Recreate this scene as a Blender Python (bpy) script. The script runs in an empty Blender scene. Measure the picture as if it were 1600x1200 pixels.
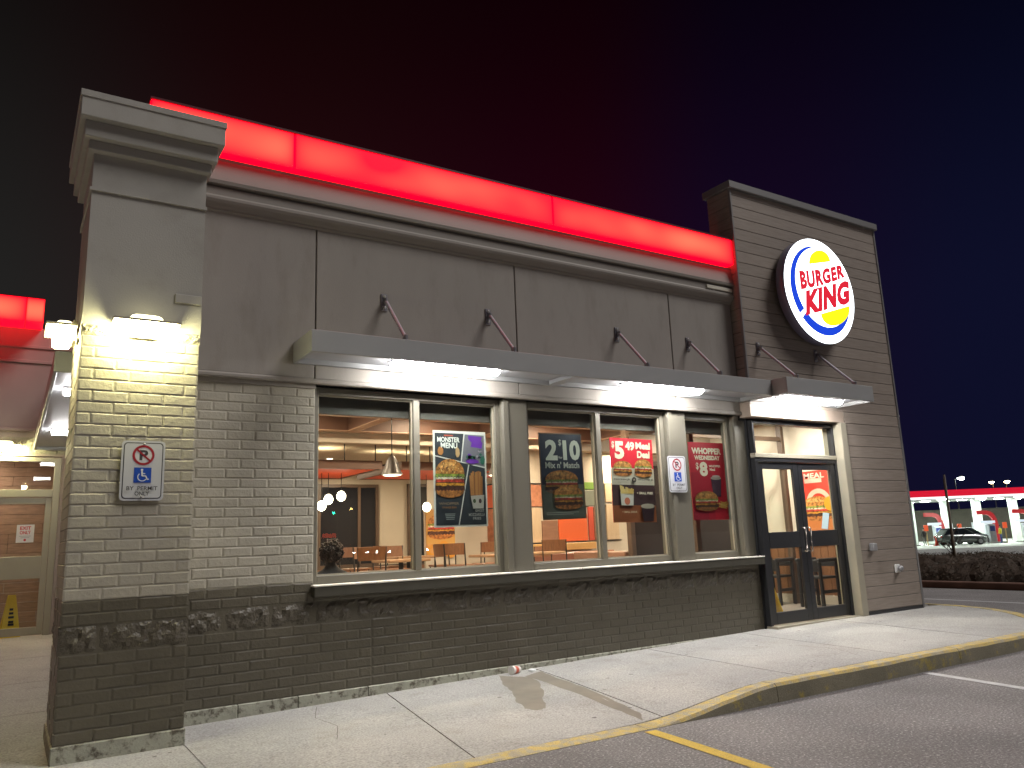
import bpy, math, random
from mathutils import Vector, Matrix
random.seed(7)
SC = bpy.context.scene
COL = SC.collection
R = math.radians

# ------------------------------------------------------------------ camera, sky, sun, exposure
cd = bpy.data.cameras.new('camera')
cam = bpy.data.objects.new('camera', cd)
COL.objects.link(cam)
cd.sensor_width = 36.0
cd.lens = 1219.0 / 1600.0 * 36.0
cd.clip_start = 0.05
cd.clip_end = 3000.0
_n = lambda v: Vector(v).normalized()
Zc = _n((-240, -6150, 1219))          # world up seen from the camera (right, down, forward)
Xc = _n((1938, 166, 1219))
Xc = (Xc - Zc * Xc.dot(Zc)).normalized()
Yc = Zc.cross(Xc)
right = Vector((Xc.x, Yc.x, Zc.x))
down = Vector((Xc.y, Yc.y, Zc.y))
fwd = Vector((Xc.z, Yc.z, Zc.z))
mw = Matrix((right, -down, -fwd)).transposed().to_4x4()
mw.translation = Vector((0, 0, 1.41))
cam.matrix_world = mw
SC.camera = cam

world = bpy.data.worlds.new('World')
SC.world = world
world.use_nodes = True
wt = world.node_tree
wt.nodes.clear()
w_out = wt.nodes.new('ShaderNodeOutputWorld')
w_bg = wt.nodes.new('ShaderNodeBackground')
w_geo = wt.nodes.new('ShaderNodeTexCoord')
w_dot = wt.nodes.new('ShaderNodeVectorMath'); w_dot.operation = 'DOT_PRODUCT'
w_dot.inputs[1].default_value = (0.85, -0.53, 0.0)
w_map = wt.nodes.new('ShaderNodeMapRange')
w_map.inputs['From Min'].default_value = -0.75
w_map.inputs['From Max'].default_value = 0.75
w_ramp = wt.nodes.new('ShaderNodeValToRGB')
w_ramp.color_ramp.interpolation = 'EASE'
w_ramp.color_ramp.elements[0].position = 0.12
w_ramp.color_ramp.elements[0].color = (0.017, 0.017, 0.016, 1)
w_ramp.color_ramp.elements[1].position = 0.86
w_ramp.color_ramp.elements[1].color = (0.0045, 0.0052, 0.0220, 1)
for p_, c_ in ((0.34, (0.024, 0.0045, 0.0062, 1)), (0.56, (0.0200, 0.0012, 0.0065, 1)), (0.70, (0.0085, 0.0030, 0.0170, 1))):  # maroon stops: skyglow plus the red band's glow, painted into the sky
    e_ = w_ramp.color_ramp.elements.new(p_); e_.color = c_
wt.links.new(w_geo.outputs['Generated'], w_dot.inputs[0])
wt.links.new(w_dot.outputs['Value'], w_map.inputs['Value'])
wt.links.new(w_map.outputs['Result'], w_ramp.inputs['Fac'])
w_sep = wt.nodes.new('ShaderNodeSeparateXYZ'); wt.links.new(w_geo.outputs['Generated'], w_sep.inputs['Vector'])
w_el = wt.nodes.new('ShaderNodeMapRange'); w_el.interpolation_type = 'SMOOTHSTEP'
w_el.inputs['From Min'].default_value = 0.22; w_el.inputs['From Max'].default_value = 0.66
w_el.inputs['To Min'].default_value = 0.95; w_el.inputs['To Max'].default_value = 0.22
wt.links.new(w_sep.outputs['Z'], w_el.inputs['Value'])
w_sc = wt.nodes.new('ShaderNodeVectorMath'); w_sc.operation = 'SCALE'
wt.links.new(w_ramp.outputs['Color'], w_sc.inputs[0]); wt.links.new(w_el.outputs['Result'], w_sc.inputs['Scale'])
wt.links.new(w_sc.outputs['Vector'], w_bg.inputs['Color'])
w_bg.inputs['Strength'].default_value = 1.0
wt.links.new(w_bg.outputs['Background'], w_out.inputs['Surface'])

sd = bpy.data.lights.new('flood_sun', 'SUN')
sun = bpy.data.objects.new('flood_sun', sd)
COL.objects.link(sun)
sd.energy = 2.0
sd.angle = R(24)
sd.color = (1.0, 0.955, 0.93)
sun.rotation_euler = Vector((-1.2, 1.0, -1.95)).to_track_quat('-Z', 'Y').to_euler()

vs = SC.view_settings
vs.view_transform = 'Standard'
vs.look = 'None'
vs.exposure = 0.0
vs.gamma = 1.0
vs.use_curve_mapping = False
SC.render.engine = 'CYCLES'
SC.cycles.use_denoising = True
SC.cycles.max_bounces = 8
SC.cycles.transparent_max_bounces = 16
SC.cycles.sample_clamp_indirect = 6.0
SC.cycles.caustics_reflective = False
SC.cycles.caustics_refractive = False

# ------------------------------------------------------------------ helpers
class MB:
    """collects faces for one mesh"""
    def __init__(s):
        s.v = []; s.f = []; s.m = []; s.sm = []
    def face(s, pts, m=0, smooth=False):
        i = len(s.v); s.v += [tuple(p) for p in pts]
        s.f.append(tuple(range(i, i + len(pts)))); s.m.append(m); s.sm.append(smooth)
    def idx(s, verts, faces, m=0, smooth=False):
        i = len(s.v); s.v += [tuple(p) for p in verts]
        for f in faces:
            s.f.append(tuple(i + k for k in f)); s.m.append(m); s.sm.append(smooth)
    def box(s, x0, x1, y0, y1, z0, z1, m=0):
        v = [(x0, y0, z0), (x1, y0, z0), (x1, y1, z0), (x0, y1, z0), (x0, y0, z1), (x1, y0, z1), (x1, y1, z1), (x0, y1, z1)]
        s.idx(v, [(0, 3, 2, 1), (4, 5, 6, 7), (0, 1, 5, 4), (1, 2, 6, 5), (2, 3, 7, 6), (3, 0, 4, 7)], m)
        return s
    def cbox(s, x0, x1, y0, y1, z0, z1, c=0.006, m=0):
        """box with chamfered edges"""
        xs, ys, zs = (x0, x0 + c, x1 - c, x1), (y0, y0 + c, y1 - c, y1), (z0, z0 + c, z1 - c, z1)
        V = {}
        vs_ = []
        def vid(a, b, d):
            k = (a, b, d)
            if k not in V:
                V[k] = len(vs_); vs_.append((xs[a], ys[b], zs[d]))
            return V[k]
        F = []
        lo, hi = 1, 2
        for e in (0, 3):
            F.append([vid(e, lo, lo), vid(e, hi, lo), vid(e, hi, hi), vid(e, lo, hi)])
            F.append([vid(lo, e, lo), vid(hi, e, lo), vid(hi, e, hi), vid(lo, e, hi)])
            F.append([vid(lo, lo, e), vid(hi, lo, e), vid(hi, hi, e), vid(lo, hi, e)])
        for e1, i1 in ((0, 1), (3, 2)):
            for e2, i2 in ((0, 1), (3, 2)):
                F.append([vid(e1, i2, lo), vid(i1, e2, lo), vid(i1, e2, hi), vid(e1, i2, hi)])
                F.append([vid(e1, lo, i2), vid(i1, lo, e2), vid(i1, hi, e2), vid(e1, hi, i2)])
                F.append([vid(lo, e1, i2), vid(lo, i1, e2), vid(hi, i1, e2), vid(hi, e1, i2)])
                for e3, i3 in ((0, 1), (3, 2)):
                    F.append([vid(e1, i2, i3), vid(i1, e2, i3), vid(i1, i2, e3)])
        ctr = Vector(((x0 + x1) / 2, (y0 + y1) / 2, (z0 + z1) / 2))
        G = []
        for f in F:
            a, b, d = Vector(vs_[f[0]]), Vector(vs_[f[1]]), Vector(vs_[f[2]])
            n = (b - a).cross(d - a)
            if n.dot(sum((Vector(vs_[k]) for k in f), Vector()) / len(f) - ctr) < 0:
                f = f[::-1]
            G.append(f)
        s.idx(vs_, G, m)
        return s
    def sweep_x(s, prof, x0, x1, m=0, caps=True):
        """profile of (y, z) points, open, swept along x"""
        n = len(prof)
        v = [(x0, y, z) for y, z in prof] + [(x1, y, z) for y, z in prof]
        s.idx(v, [(i, i + 1, n + i + 1, n + i) for i in range(n - 1)], m)
        if caps:
            s.face([(x0, y, z) for y, z in prof], m); s.face([(x1, y, z) for y, z in prof][::-1], m)
        return s
    def tube(s, path, r, n=8, m=0, cap=True, smooth=True):
        P = [Vector(p) for p in path]
        rs = r if isinstance(r, (list, tuple)) else [r] * len(P)
        rings = []
        up = Vector((0, 0, 1))
        for i, p in enumerate(P):
            t = (P[min(i + 1, len(P) - 1)] - P[max(i - 1, 0)]).normalized()
            a = t.cross(up)
            if a.length < 1e-3:
                a = t.cross(Vector((1, 0, 0)))
            a.normalize(); b = t.cross(a)
            rings.append([p + (a * math.cos(k * 2 * math.pi / n) + b * math.sin(k * 2 * math.pi / n)) * rs[i] for k in range(n)])
        v = [q for rg in rings for q in rg]
        F = []
        for i in range(len(P) - 1):
            for k in range(n):
                F.append((i * n + k, i * n + (k + 1) % n, (i + 1) * n + (k + 1) % n, (i + 1) * n + k))
        s.idx(v, F, m, smooth)
        if cap:
            s.face(rings[0][::-1], m); s.face(rings[-1], m)
        return s
    def lathe(s, prof, c=(0, 0, 0), n=16, m=0, axis='z', smooth=True):
        """prof of (radius, height)"""
        v = []; F = []
        for r, h in prof:
            for k in range(n):
                a = 2 * math.pi * k / n
                if axis == 'z':
                    v.append((c[0] + r * math.cos(a), c[1] + r * math.sin(a), c[2] + h))
                elif axis == 'y':
                    v.append((c[0] + r * math.cos(a), c[1] + h, c[2] + r * math.sin(a)))
                else:
                    v.append((c[0] + h, c[1] + r * math.cos(a), c[2] + r * math.sin(a)))
        for i in range(len(prof) - 1):
            for k in range(n):
                F.append((i * n + k, i * n + (k + 1) % n, (i + 1) * n + (k + 1) % n, (i + 1) * n + k))
        s.idx(v, F, m, smooth)
        s.face(v[:n][::-1], m); s.face(v[-n:], m)
        return s
    def mesh(s, name, mats):
        me = bpy.data.meshes.new(name)
        me.from_pydata(s.v, [], s.f)
        for mt in mats:
            me.materials.append(mt)
        me.polygons.foreach_set('material_index', s.m)
        me.polygons.foreach_set('use_smooth', s.sm)
        me.update()
        return me

def link(o, parent=None):
    COL.objects.link(o)
    if parent is not None:
        o.parent = parent
        o.matrix_parent_inverse = WORLD[parent.name].inverted()
    WORLD[o.name] = (WORLD[parent.name] @ o.matrix_parent_inverse @ o.matrix_basis) if parent is not None else o.matrix_basis.copy()
    return o
WORLD = {}

def tag(o, label=None, cat=None, group=None, kind=None):
    if label: o['label'] = label
    if cat: o['category'] = cat
    if group: o['group'] = group
    if kind: o['kind'] = kind
    return o

def part(name, mb, mats, parent=None):
    if not isinstance(mats, (list, tuple)): mats = [mats]
    return link(bpy.data.objects.new(name, mb.mesh(name, mats)), parent)

def thing(name, label, cat, loc=(0, 0, 0), group=None):
    o = bpy.data.objects.new(name, None)
    o.empty_display_size = 0.2
    o.location = loc
    link(o)
    o.matrix_basis = Matrix.Translation(loc)
    WORLD[o.name] = Matrix.Translation(loc)
    return tag(o, label, cat, group)

def struct(name, mb, mats, parent=None):
    o = part(name, mb, mats, parent)
    if parent is None: o['kind'] = 'structure'
    return o

def copy_tree(o, loc=None, rz=None, label=None, parent=None):
    c = o.copy(); COL.objects.link(c)
    if parent is not None: c.parent = parent
    if loc is not None: c.location = loc
    if rz is not None: c.rotation_euler.z = rz
    if label: c['label'] = label
    for ch in [q for q in KIDS.get(o.name, [])]:
        d = copy_tree(ch, parent=c)
    return c
KIDS = {}
def note_kids(o):
    """remember the children of a thing before it is copied"""
    for q in list(bpy.data.objects):
        if q.parent is not None:
            KIDS.setdefault(q.parent.name, [])
            if q not in KIDS[q.parent.name]: KIDS[q.parent.name].append(q)

# ------------------------------------------------------------------ materials
MATS = {}
def mat(name, col, rough=0.6, metal=0.0, var=0.12, vscale=3.0, bump=0.0, bscale=40.0, bdist=0.01, spec=0.5, col2=None, c2scale=6.0, c2pos=(0.5, 0.6), emit=None, estr=0.0, stretch=None, coat=0.0, speck=0.0, sscale=170.0, orand=0.0):
    if name in MATS: return MATS[name]
    m = bpy.data.materials.new(name); m.use_nodes = True
    nt = m.node_tree; N = nt.nodes; L = nt.links
    b = N['Principled BSDF']
    b.inputs['Roughness'].default_value = rough
    b.inputs['Metallic'].default_value = metal
    b.inputs['Specular IOR Level'].default_value = spec
    if coat: b.inputs['Coat Weight'].default_value = coat
    b.inputs['Base Color'].default_value = (*col, 1)
    pos = None
    if var or bump or col2:
        g = N.new('ShaderNodeNewGeometry')
        pos = g.outputs['Position']
        if stretch:
            mp = N.new('ShaderNodeMapping'); mp.inputs['Scale'].default_value = stretch
            L.new(pos, mp.inputs['Vector']); pos = mp.outputs['Vector']
    csrc = None
    if col2:
        n2 = N.new('ShaderNodeTexNoise'); n2.inputs['Scale'].default_value = c2scale; n2.inputs['Detail'].default_value = 8; n2.inputs['Roughness'].default_value = 0.65
        L.new(pos, n2.inputs['Vector'])
        mr = N.new('ShaderNodeMapRange'); mr.inputs['From Min'].default_value = c2pos[0]; mr.inputs['From Max'].default_value = c2pos[1]
        L.new(n2.outputs['Fac'], mr.inputs['Value'])
        mx = N.new('ShaderNodeMix'); mx.data_type = 'RGBA'
        mx.inputs[6].default_value = (*col, 1); mx.inputs[7].default_value = (*col2, 1)
        L.new(mr.outputs['Result'], mx.inputs[0])
        csrc = mx.outputs[2]
    if var:
        n1 = N.new('ShaderNodeTexNoise'); n1.inputs['Scale'].default_value = vscale; n1.inputs['Detail'].default_value = 6
        L.new(pos, n1.inputs['Vector'])
        mr = N.new('ShaderNodeMapRange'); mr.inputs['From Min'].default_value = 0.25; mr.inputs['From Max'].default_value = 0.75
        mr.inputs['To Min'].default_value = 1 - var; mr.inputs['To Max'].default_value = 1 + var
        L.new(n1.outputs['Fac'], mr.inputs['Value'])
        vm = N.new('ShaderNodeVectorMath'); vm.operation = 'SCALE'
        if csrc is not None: L.new(csrc, vm.inputs[0])
        else: vm.inputs[0].default_value = col
        L.new(mr.outputs['Result'], vm.inputs['Scale'])
        csrc = vm.outputs['Vector']
    if speck:
        n3 = N.new('ShaderNodeTexNoise'); n3.inputs['Scale'].default_value = sscale; n3.inputs['Detail'].default_value = 2
        L.new(pos, n3.inputs['Vector'])
        m3 = N.new('ShaderNodeMapRange'); m3.inputs['From Min'].default_value = 0.3; m3.inputs['From Max'].default_value = 0.7
        m3.inputs['To Min'].default_value = 1 - speck; m3.inputs['To Max'].default_value = 1 + speck
        L.new(n3.outputs['Fac'], m3.inputs['Value'])
        v3 = N.new('ShaderNodeVectorMath'); v3.operation = 'SCALE'
        L.new(csrc, v3.inputs[0]); L.new(m3.outputs['Result'], v3.inputs['Scale']); csrc = v3.outputs['Vector']
    if orand:
        oi = N.new('ShaderNodeObjectInfo'); m4 = N.new('ShaderNodeMapRange'); m4.inputs['To Min'].default_value = 1 - orand; m4.inputs['To Max'].default_value = 1 + orand
        L.new(oi.outputs['Random'], m4.inputs['Value'])
        v4 = N.new('ShaderNodeVectorMath'); v4.operation = 'SCALE'
        L.new(csrc, v4.inputs[0]); L.new(m4.outputs['Result'], v4.inputs['Scale']); csrc = v4.outputs['Vector']
    if csrc is not None: L.new(csrc, b.inputs['Base Color'])
    if bump:
        nb = N.new('ShaderNodeTexNoise'); nb.inputs['Scale'].default_value = bscale; nb.inputs['Detail'].default_value = 5
        L.new(pos, nb.inputs['Vector'])
        bp = N.new('ShaderNodeBump'); bp.inputs['Strength'].default_value = bump; bp.inputs['Distance'].default_value = bdist
        L.new(nb.outputs['Fac'], bp.inputs['Height'])
        L.new(bp.outputs['Normal'], b.inputs['Normal'])
    if emit:
        b.inputs['Emission Color'].default_value = (*emit, 1)
        b.inputs['Emission Strength'].default_value = estr
    MATS[name] = m
    return m

def glass(name, tint=(0.9, 0.93, 0.92), refl=1.45, rough=0.0):
    m = bpy.data.materials.new(name); m.use_nodes = True
    N = m.node_tree.nodes; L = m.node_tree.links
    N.clear()
    o = N.new('ShaderNodeOutputMaterial'); t = N.new('ShaderNodeBsdfTransparent'); t.inputs['Color'].default_value = (*tint, 1)
    g = N.new('ShaderNodeBsdfGlossy'); g.inputs['Roughness'].default_value = rough
    fr = N.new('ShaderNodeFresnel'); fr.inputs['IOR'].default_value = refl
    mx = N.new('ShaderNodeMixShader')
    gm = N.new('ShaderNodeNewGeometry'); ng = N.new('ShaderNodeMath'); ng.operation = 'SUBTRACT'; ng.inputs[0].default_value = 1.0
    L.new(gm.outputs['Backfacing'], ng.inputs[1])
    mu = N.new('ShaderNodeMath'); mu.operation = 'MULTIPLY'      # only the outer face of a pane mirrors; the pane does not refract
    L.new(fr.outputs['Fac'], mu.inputs[0]); L.new(ng.outputs[0], mu.inputs[1])
    L.new(mu.outputs[0], mx.inputs['Fac']); L.new(t.outputs[0], mx.inputs[1]); L.new(g.outputs[0], mx.inputs[2])
    L.new(mx.outputs[0], o.inputs['Surface'])
    MATS[name] = m
    return m

def flat(col, rough=0.45):
    k = 'print_%d_%d_%d' % tuple(int(c * 255) for c in col)
    return mat(k, col, rough, var=0.0)

def lit(name, col, strength):
    return mat(name, tuple(0.03 + 0.05 * c for c in col), 0.4, var=0, emit=col, estr=strength)

M_brick_l = mat('brick_paint_light', (0.40, 0.372, 0.302), 0.5, orand=0.05, var=0.10, vscale=2.5, bump=0.55, bscale=38, bdist=0.006)
M_brick_d = mat('brick_paint_dark', (0.105, 0.093, 0.067), 0.38, orand=0.08, var=0.14, vscale=2.0, bump=0.55, bscale=38, bdist=0.006)
M_rough_d = mat('rough_block_dark', (0.088, 0.076, 0.056), 0.4, var=0.15, vscale=5, bump=0.8, bscale=45, bdist=0.012, col2=(0.13, 0.115, 0.085), c2scale=28, c2pos=(0.60, 0.72))
M_rough_l = mat('rough_block_light', (0.36, 0.335, 0.25), 0.55, var=0.15, vscale=5, bump=0.8, bscale=45, bdist=0.012)
M_found = mat('flaking_foundation', (0.36, 0.36, 0.29), 0.8, var=0.2, vscale=8, bump=0.5, bscale=50, bdist=0.006, col2=(0.105, 0.092, 0.068), c2scale=17, c2pos=(0.50, 0.64))
M_stucco = mat('stucco', (0.315, 0.29, 0.26), 0.85, var=0.06, vscale=1.4, bump=0.35, bscale=90, bdist=0.003, col2=(0.27, 0.245, 0.215), c2scale=2.2, c2pos=(0.50, 0.72), stretch=(2.2, 2.2, 0.7))
M_stucco_p = mat('stucco_pier', (0.40, 0.385, 0.345), 0.85, var=0.07, vscale=1.4, bump=0.4, bscale=80, bdist=0.003, col2=(0.34, 0.32, 0.28), c2scale=2.5, c2pos=(0.50, 0.72))
M_trim = mat('painted_trim', (0.265, 0.24, 0.21), 0.6, var=0.05, vscale=2)
M_siding = mat('wood_siding', (0.31, 0.262, 0.222), 0.55, orand=0.07, var=0.14, vscale=6, bump=0.25, bscale=30, bdist=0.003, stretch=(0.6, 1, 9), col2=(0.265, 0.22, 0.182), c2scale=5, c2pos=(0.42, 0.66))
M_coping = mat('metal_coping', (0.25, 0.245, 0.24), 0.45, metal=0.3, var=0.05)
M_joint = mat('joint_dark', (0.02, 0.018, 0.016), 0.9, var=0)
M_alum = mat('painted_aluminium', (0.145, 0.134, 0.105), 0.4, var=0.05, vscale=2)
M_alum_l = mat('anodised_beige', (0.36, 0.33, 0.255), 0.4, var=0.05)
M_dark_metal = mat('black_door_metal', (0.022, 0.0225, 0.025), 0.35, var=0.08, vscale=4)
M_canopy = mat('canopy_metal', (0.36, 0.365, 0.365), 0.42, metal=0.0, var=0.05, vscale=1.2)
M_soffit = mat('canopy_soffit', (0.42, 0.43, 0.46), 0.45, var=0.04)
M_steel = mat('steel_brace', (0.35, 0.34, 0.36), 0.35, metal=0.8, var=0.1)
M_sill = mat('precast_sill_lit_top', (0.68, 0.65, 0.58), 0.8, var=0.12, vscale=7, bump=0.3, bscale=80, bdist=0.003)  # pale sill top: strong canopy light put into the colour
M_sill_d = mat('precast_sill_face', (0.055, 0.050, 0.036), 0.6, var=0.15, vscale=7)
M_conc = mat('concrete', (0.365, 0.355, 0.335), 0.85, var=0.13, vscale=1.1, bump=0.25, bscale=180, bdist=0.003, col2=(0.30, 0.285, 0.258), c2scale=3.5, c2pos=(0.52, 0.75), speck=0.30, sscale=70)
M_asph = mat('asphalt', (0.20, 0.187, 0.184), 0.85, var=0.25, vscale=0.8, bump=0.7, bscale=140, bdist=0.006, col2=(0.46, 0.44, 0.42), c2scale=46, c2pos=(0.55, 0.63), speck=0.38, sscale=65)
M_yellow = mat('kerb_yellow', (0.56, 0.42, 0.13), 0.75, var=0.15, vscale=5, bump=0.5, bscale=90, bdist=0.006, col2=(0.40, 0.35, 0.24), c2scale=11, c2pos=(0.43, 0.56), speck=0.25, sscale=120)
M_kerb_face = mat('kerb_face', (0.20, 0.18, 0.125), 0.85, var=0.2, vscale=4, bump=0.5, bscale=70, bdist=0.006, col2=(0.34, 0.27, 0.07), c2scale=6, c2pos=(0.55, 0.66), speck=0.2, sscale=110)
M_line_y = mat('line_yellow', (0.60, 0.41, 0.05), 0.7, var=0.12, vscale=6, col2=(0.30, 0.22, 0.10), c2scale=40, c2pos=(0.60, 0.68), speck=0.2, sscale=130)
M_line_w = mat('line_white', (0.55, 0.55, 0.55), 0.7, var=0.12, vscale=6, col2=(0.2, 0.2, 0.2), c2scale=40, c2pos=(0.6, 0.68))
M_stain = mat('wet_concrete', (0.22, 0.195, 0.155), 0.85, var=0.1, vscale=6, bump=0.2, bscale=180, bdist=0.003)
M_glass = glass('window_glass')
M_glass_d = glass('door_glass')
M_white = mat('white_enamel', (0.72, 0.72, 0.72), 0.4, var=0.02)
M_black = mat('black_plastic', (0.02, 0.02, 0.022), 0.45, var=0.0)

# ------------------------------------------------------------------ ground
def zs(x, y):
    """height of the pavement"""
    t = min(max((x - 4.05) / 1.5, 0), 1); t = t * t * (3 - 2 * t)
    k = 0.14 * t
    w = 0.15 * min(max((x - 1.3) / 8.2, 0), 1)
    b = min(max((y - 4.6) / 2.6, 0), 1)
    z = k * (1 - b) + w * b
    if x < 2.0:
        z += 0.2 * min(max((y - 7.0) / 7.8, 0), 1) * min(max((2.0 - x) / 0.8, 0), 1)
    return z + 0.004

mb = MB()
xs_ = [-1500, -200, -40, 0, 10, 17.2, 24, 34, 60, 90, 200, 600, 1500]
def zg(x): return -0.92 * min(max((x - 24) / 36, 0), 1)
ys_ = [-1500, -200, -30, 0, 10, 30, 60, 120, 400, 1500]
gv = [(x, y, zg(x)) for y in ys_ for x in xs_]
nx = len(xs_)
mb.idx(gv, [(j * nx + i, j * nx + i + 1, (j + 1) * nx + i + 1, (j + 1) * nx + i) for j in range(len(ys_) - 1) for i in range(nx - 1)])
struct('ground', mb, M_asph)

# kerb path (outer edge) from the left, flush, to the corner and round to the back
kpath = [(-8.0, 4.66), (-3, 4.66), (0.0, 4.66), (2.0, 4.66), (3.0, 4.65), (4.05, 4.64)]
kpath += [(4.05 + 1.42 * t, 4.63) for t in (0.12, 0.25, 0.4, 0.55, 0.7, 0.85, 1.0)]
kpath += [(6.2, 4.61), (7.0, 4.60), (8.2, 4.59), (9.2, 4.58), (9.9, 4.60), (10.4, 4.72), (10.85, 4.93), (11.3, 5.24), (11.7, 5.60), (12.0, 5.95), (12.22, 6.32), (12.33, 6.75), (12.36, 7.3), (12.36, 9.0), (12.36, 14.0), (12.36, 20.0)]
sw = tag(bpy.data.objects.new('sidewalk', None), kind='structure'); link(sw)
kb = tag(bpy.data.objects.new('kerb', None), kind='structure'); link(kb)
def kerb_piece(pts, nrm):
    m = MB(); rows = []
    for (x, y), (nx_, ny_) in zip(pts, nrm):
        zt = zs(x, y)
        ji = random.uniform(-0.006, 0.003)
        xi, yi = x - nx_ * 0.15, y - ny_ * 0.15
        rows.append([(x + nx_ * 0.012, y + ny_ * 0.012, -0.03), (x, y, max(zt - 0.018 + ji, 0.003)), (x - nx_ * 0.02, y - ny_ * 0.02, zt + 0.004 + ji * 0.5), (xi, yi, zs(xi, yi) + 0.005), (xi, yi, -0.05)])
    for a, b in zip(rows[:-1], rows[1:]):
        for k in range(4):
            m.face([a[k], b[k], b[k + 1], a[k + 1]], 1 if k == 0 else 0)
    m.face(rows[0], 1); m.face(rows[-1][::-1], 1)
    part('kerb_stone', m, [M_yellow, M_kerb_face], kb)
fine = []
for a, b in zip(kpath[:-1], kpath[1:]):
    L_ = math.dist(a, b); n_ = max(1, int(L_ / 0.22))
    fine += [(a[0] + (b[0] - a[0]) * i / n_, a[1] + (b[1] - a[1]) * i / n_) for i in range(n_)]
fine.append(kpath[-1])
nr_ = []
for i in range(len(fine)):
    a, b = fine[max(i - 1, 0)], fine[min(i + 1, len(fine) - 1)]
    d = Vector((b[0] - a[0], b[1] - a[1])).normalized(); nr_.append((d.y, -d.x))
cuts = [-8.0, -4.9, -1.8, 1.25, 4.05, 5.47, 8.15]
segs = []; cur = []
joints_ = [-4.9, -1.8, 1.25, 4.05, 5.47, 8.15, 11.3]
k_i = 0
start = 0
for i, (x, y) in enumerate(fine):
    if k_i < len(joints_) and x >= joints_[k_i] and i > start:
        segs.append((start, i)); start = i; k_i += 1
segs.append((start, len(fine) - 1))
for a, b in segs:
    P_ = [list(p) for p in fine[a:b + 1]]
    # a 6 mm joint at each end
    d = Vector((P_[1][0] - P_[0][0], P_[1][1] - P_[0][1])).normalized() * 0.006
    P_[0][0] += d.x; P_[0][1] += d.y
    kerb_piece([tuple(p) for p in P_], nr_[a:b + 1])

def slab(poly_edges, n=10, name='paving_slab'):
    """poly_edges: two edge curves (lists of (x,y) same length) spanned by n rows"""
    A, B = poly_edges
    m = MB(); k = len(A); vs2 = []
    for j in range(n + 1):
        t = j / n
        for a, b in zip(A, B):
            x, y = a[0] + (b[0] - a[0]) * t, a[1] + (b[1] - a[1]) * t
            vs2.append((x, y, zs(x, y)))
    F = [(j * k + i, j * k + i + 1, (j + 1) * k + i + 1, (j + 1) * k + i) for j in range(n) for i in range(k - 1)]
    m.idx(vs2, F, 0, True)
    rim = [i for i in range(k)] + [j * k + k - 1 for j in range(1, n + 1)] + [n * k + i for i in range(k - 2, -1, -1)] + [j * k for j in range(n - 1, 0, -1)]
    for a, b in zip(rim, rim[1:] + rim[:1]):
        p, q = vs2[a], vs2[b]
        m.face([p, (p[0], p[1], -0.05), (q[0], q[1], -0.05), q])
    return part(name, m, M_conc, sw)
def kin(x):
    """inner side of the front kerb"""
    return (4.66 if x < 4 else 4.66 - 0.012 * (x - 4)) + 0.156
G_ = 0.006
sl = lambda x0, y: x0 - (0.17 if x0 > 2 else 0.0) * (7.2 - y)
xj = [-7.9, -4.9, -2.9, -1.1, 1.21, 3.1, 4.76, 6.35, 7.95, 9.65]
for a, b in zip(xj[:-1], xj[1:]):
    yb = 7.3 if a > 1 else 6.6
    yn = [kin(a), yb]
    m_ = 8
    lo = [(sl(a, kin(a)) + G_ + (sl(b, kin(b)) - sl(a, kin(a)) - 2 * G_) * i / m_, 0) for i in range(m_ + 1)]
    lo = [(x, kin(x)) for x, _ in lo]
    hi = [(sl(a, yb) + G_ + (sl(b, yb) - sl(a, yb) - 2 * G_) * i / m_, yb) for i in range(m_ + 1)]
    slab((lo, hi))
# corner slab following the rounded kerb, and the strip beside the tower
corner_in = [(x - a * 0.156, y - b * 0.156) for (x, y), (a, b) in zip(fine, nr_) if 9.35 < x and y < 7.2]
corner_in = [(sl(9.65, kin(9.3)) + G_, kin(9.3))] + [p for p in corner_in if p[0] > sl(9.65, kin(9.3)) + 0.03]
nC = len(corner_in)
slab((corner_in, [(9.66 + G_ + (11.9 - 9.67) * (i / (nC - 1)), 7.2) for i in range(nC)]))
slab(([(11.72, 7.21), (12.2, 7.21)], [(11.72, 20), (12.2, 20)]), 6)
# apron left of the pier up to the wing
for a, b in zip((6.61, 8.6, 10.32, 12.3), (8.6, 10.32, 12.3, 14.82)):
    for c, d in zip((-7.9, -4.0, -1.1), (-4.0, -1.1, 1.0)):
        slab(([(c + G_, a + G_), ((c + d) / 2, a + G_), (d - G_, a + G_)], [(c + G_, b - G_), ((c + d) / 2, b - G_), (d - G_, b - G_)]), 4)

# dark filler in the slab joints
m = MB(); vs2 = []
gx = [-7.9 + 0.4 * i for i in range(49)]
for y in (4.80, 5.4, 6.0, 6.6, 7.2): vs2 += [(x, y, zs(x, y) - 0.011) for x in gx]
m.idx(vs2, [(j * 49 + i, j * 49 + i + 1, (j + 1) * 49 + i + 1, (j + 1) * 49 + i) for j in range(4) for i in range(48)])
part('joint_filler', m, mat('joint_filler', (0.07, 0.055, 0.045), 0.9, var=0.2), sw)

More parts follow.
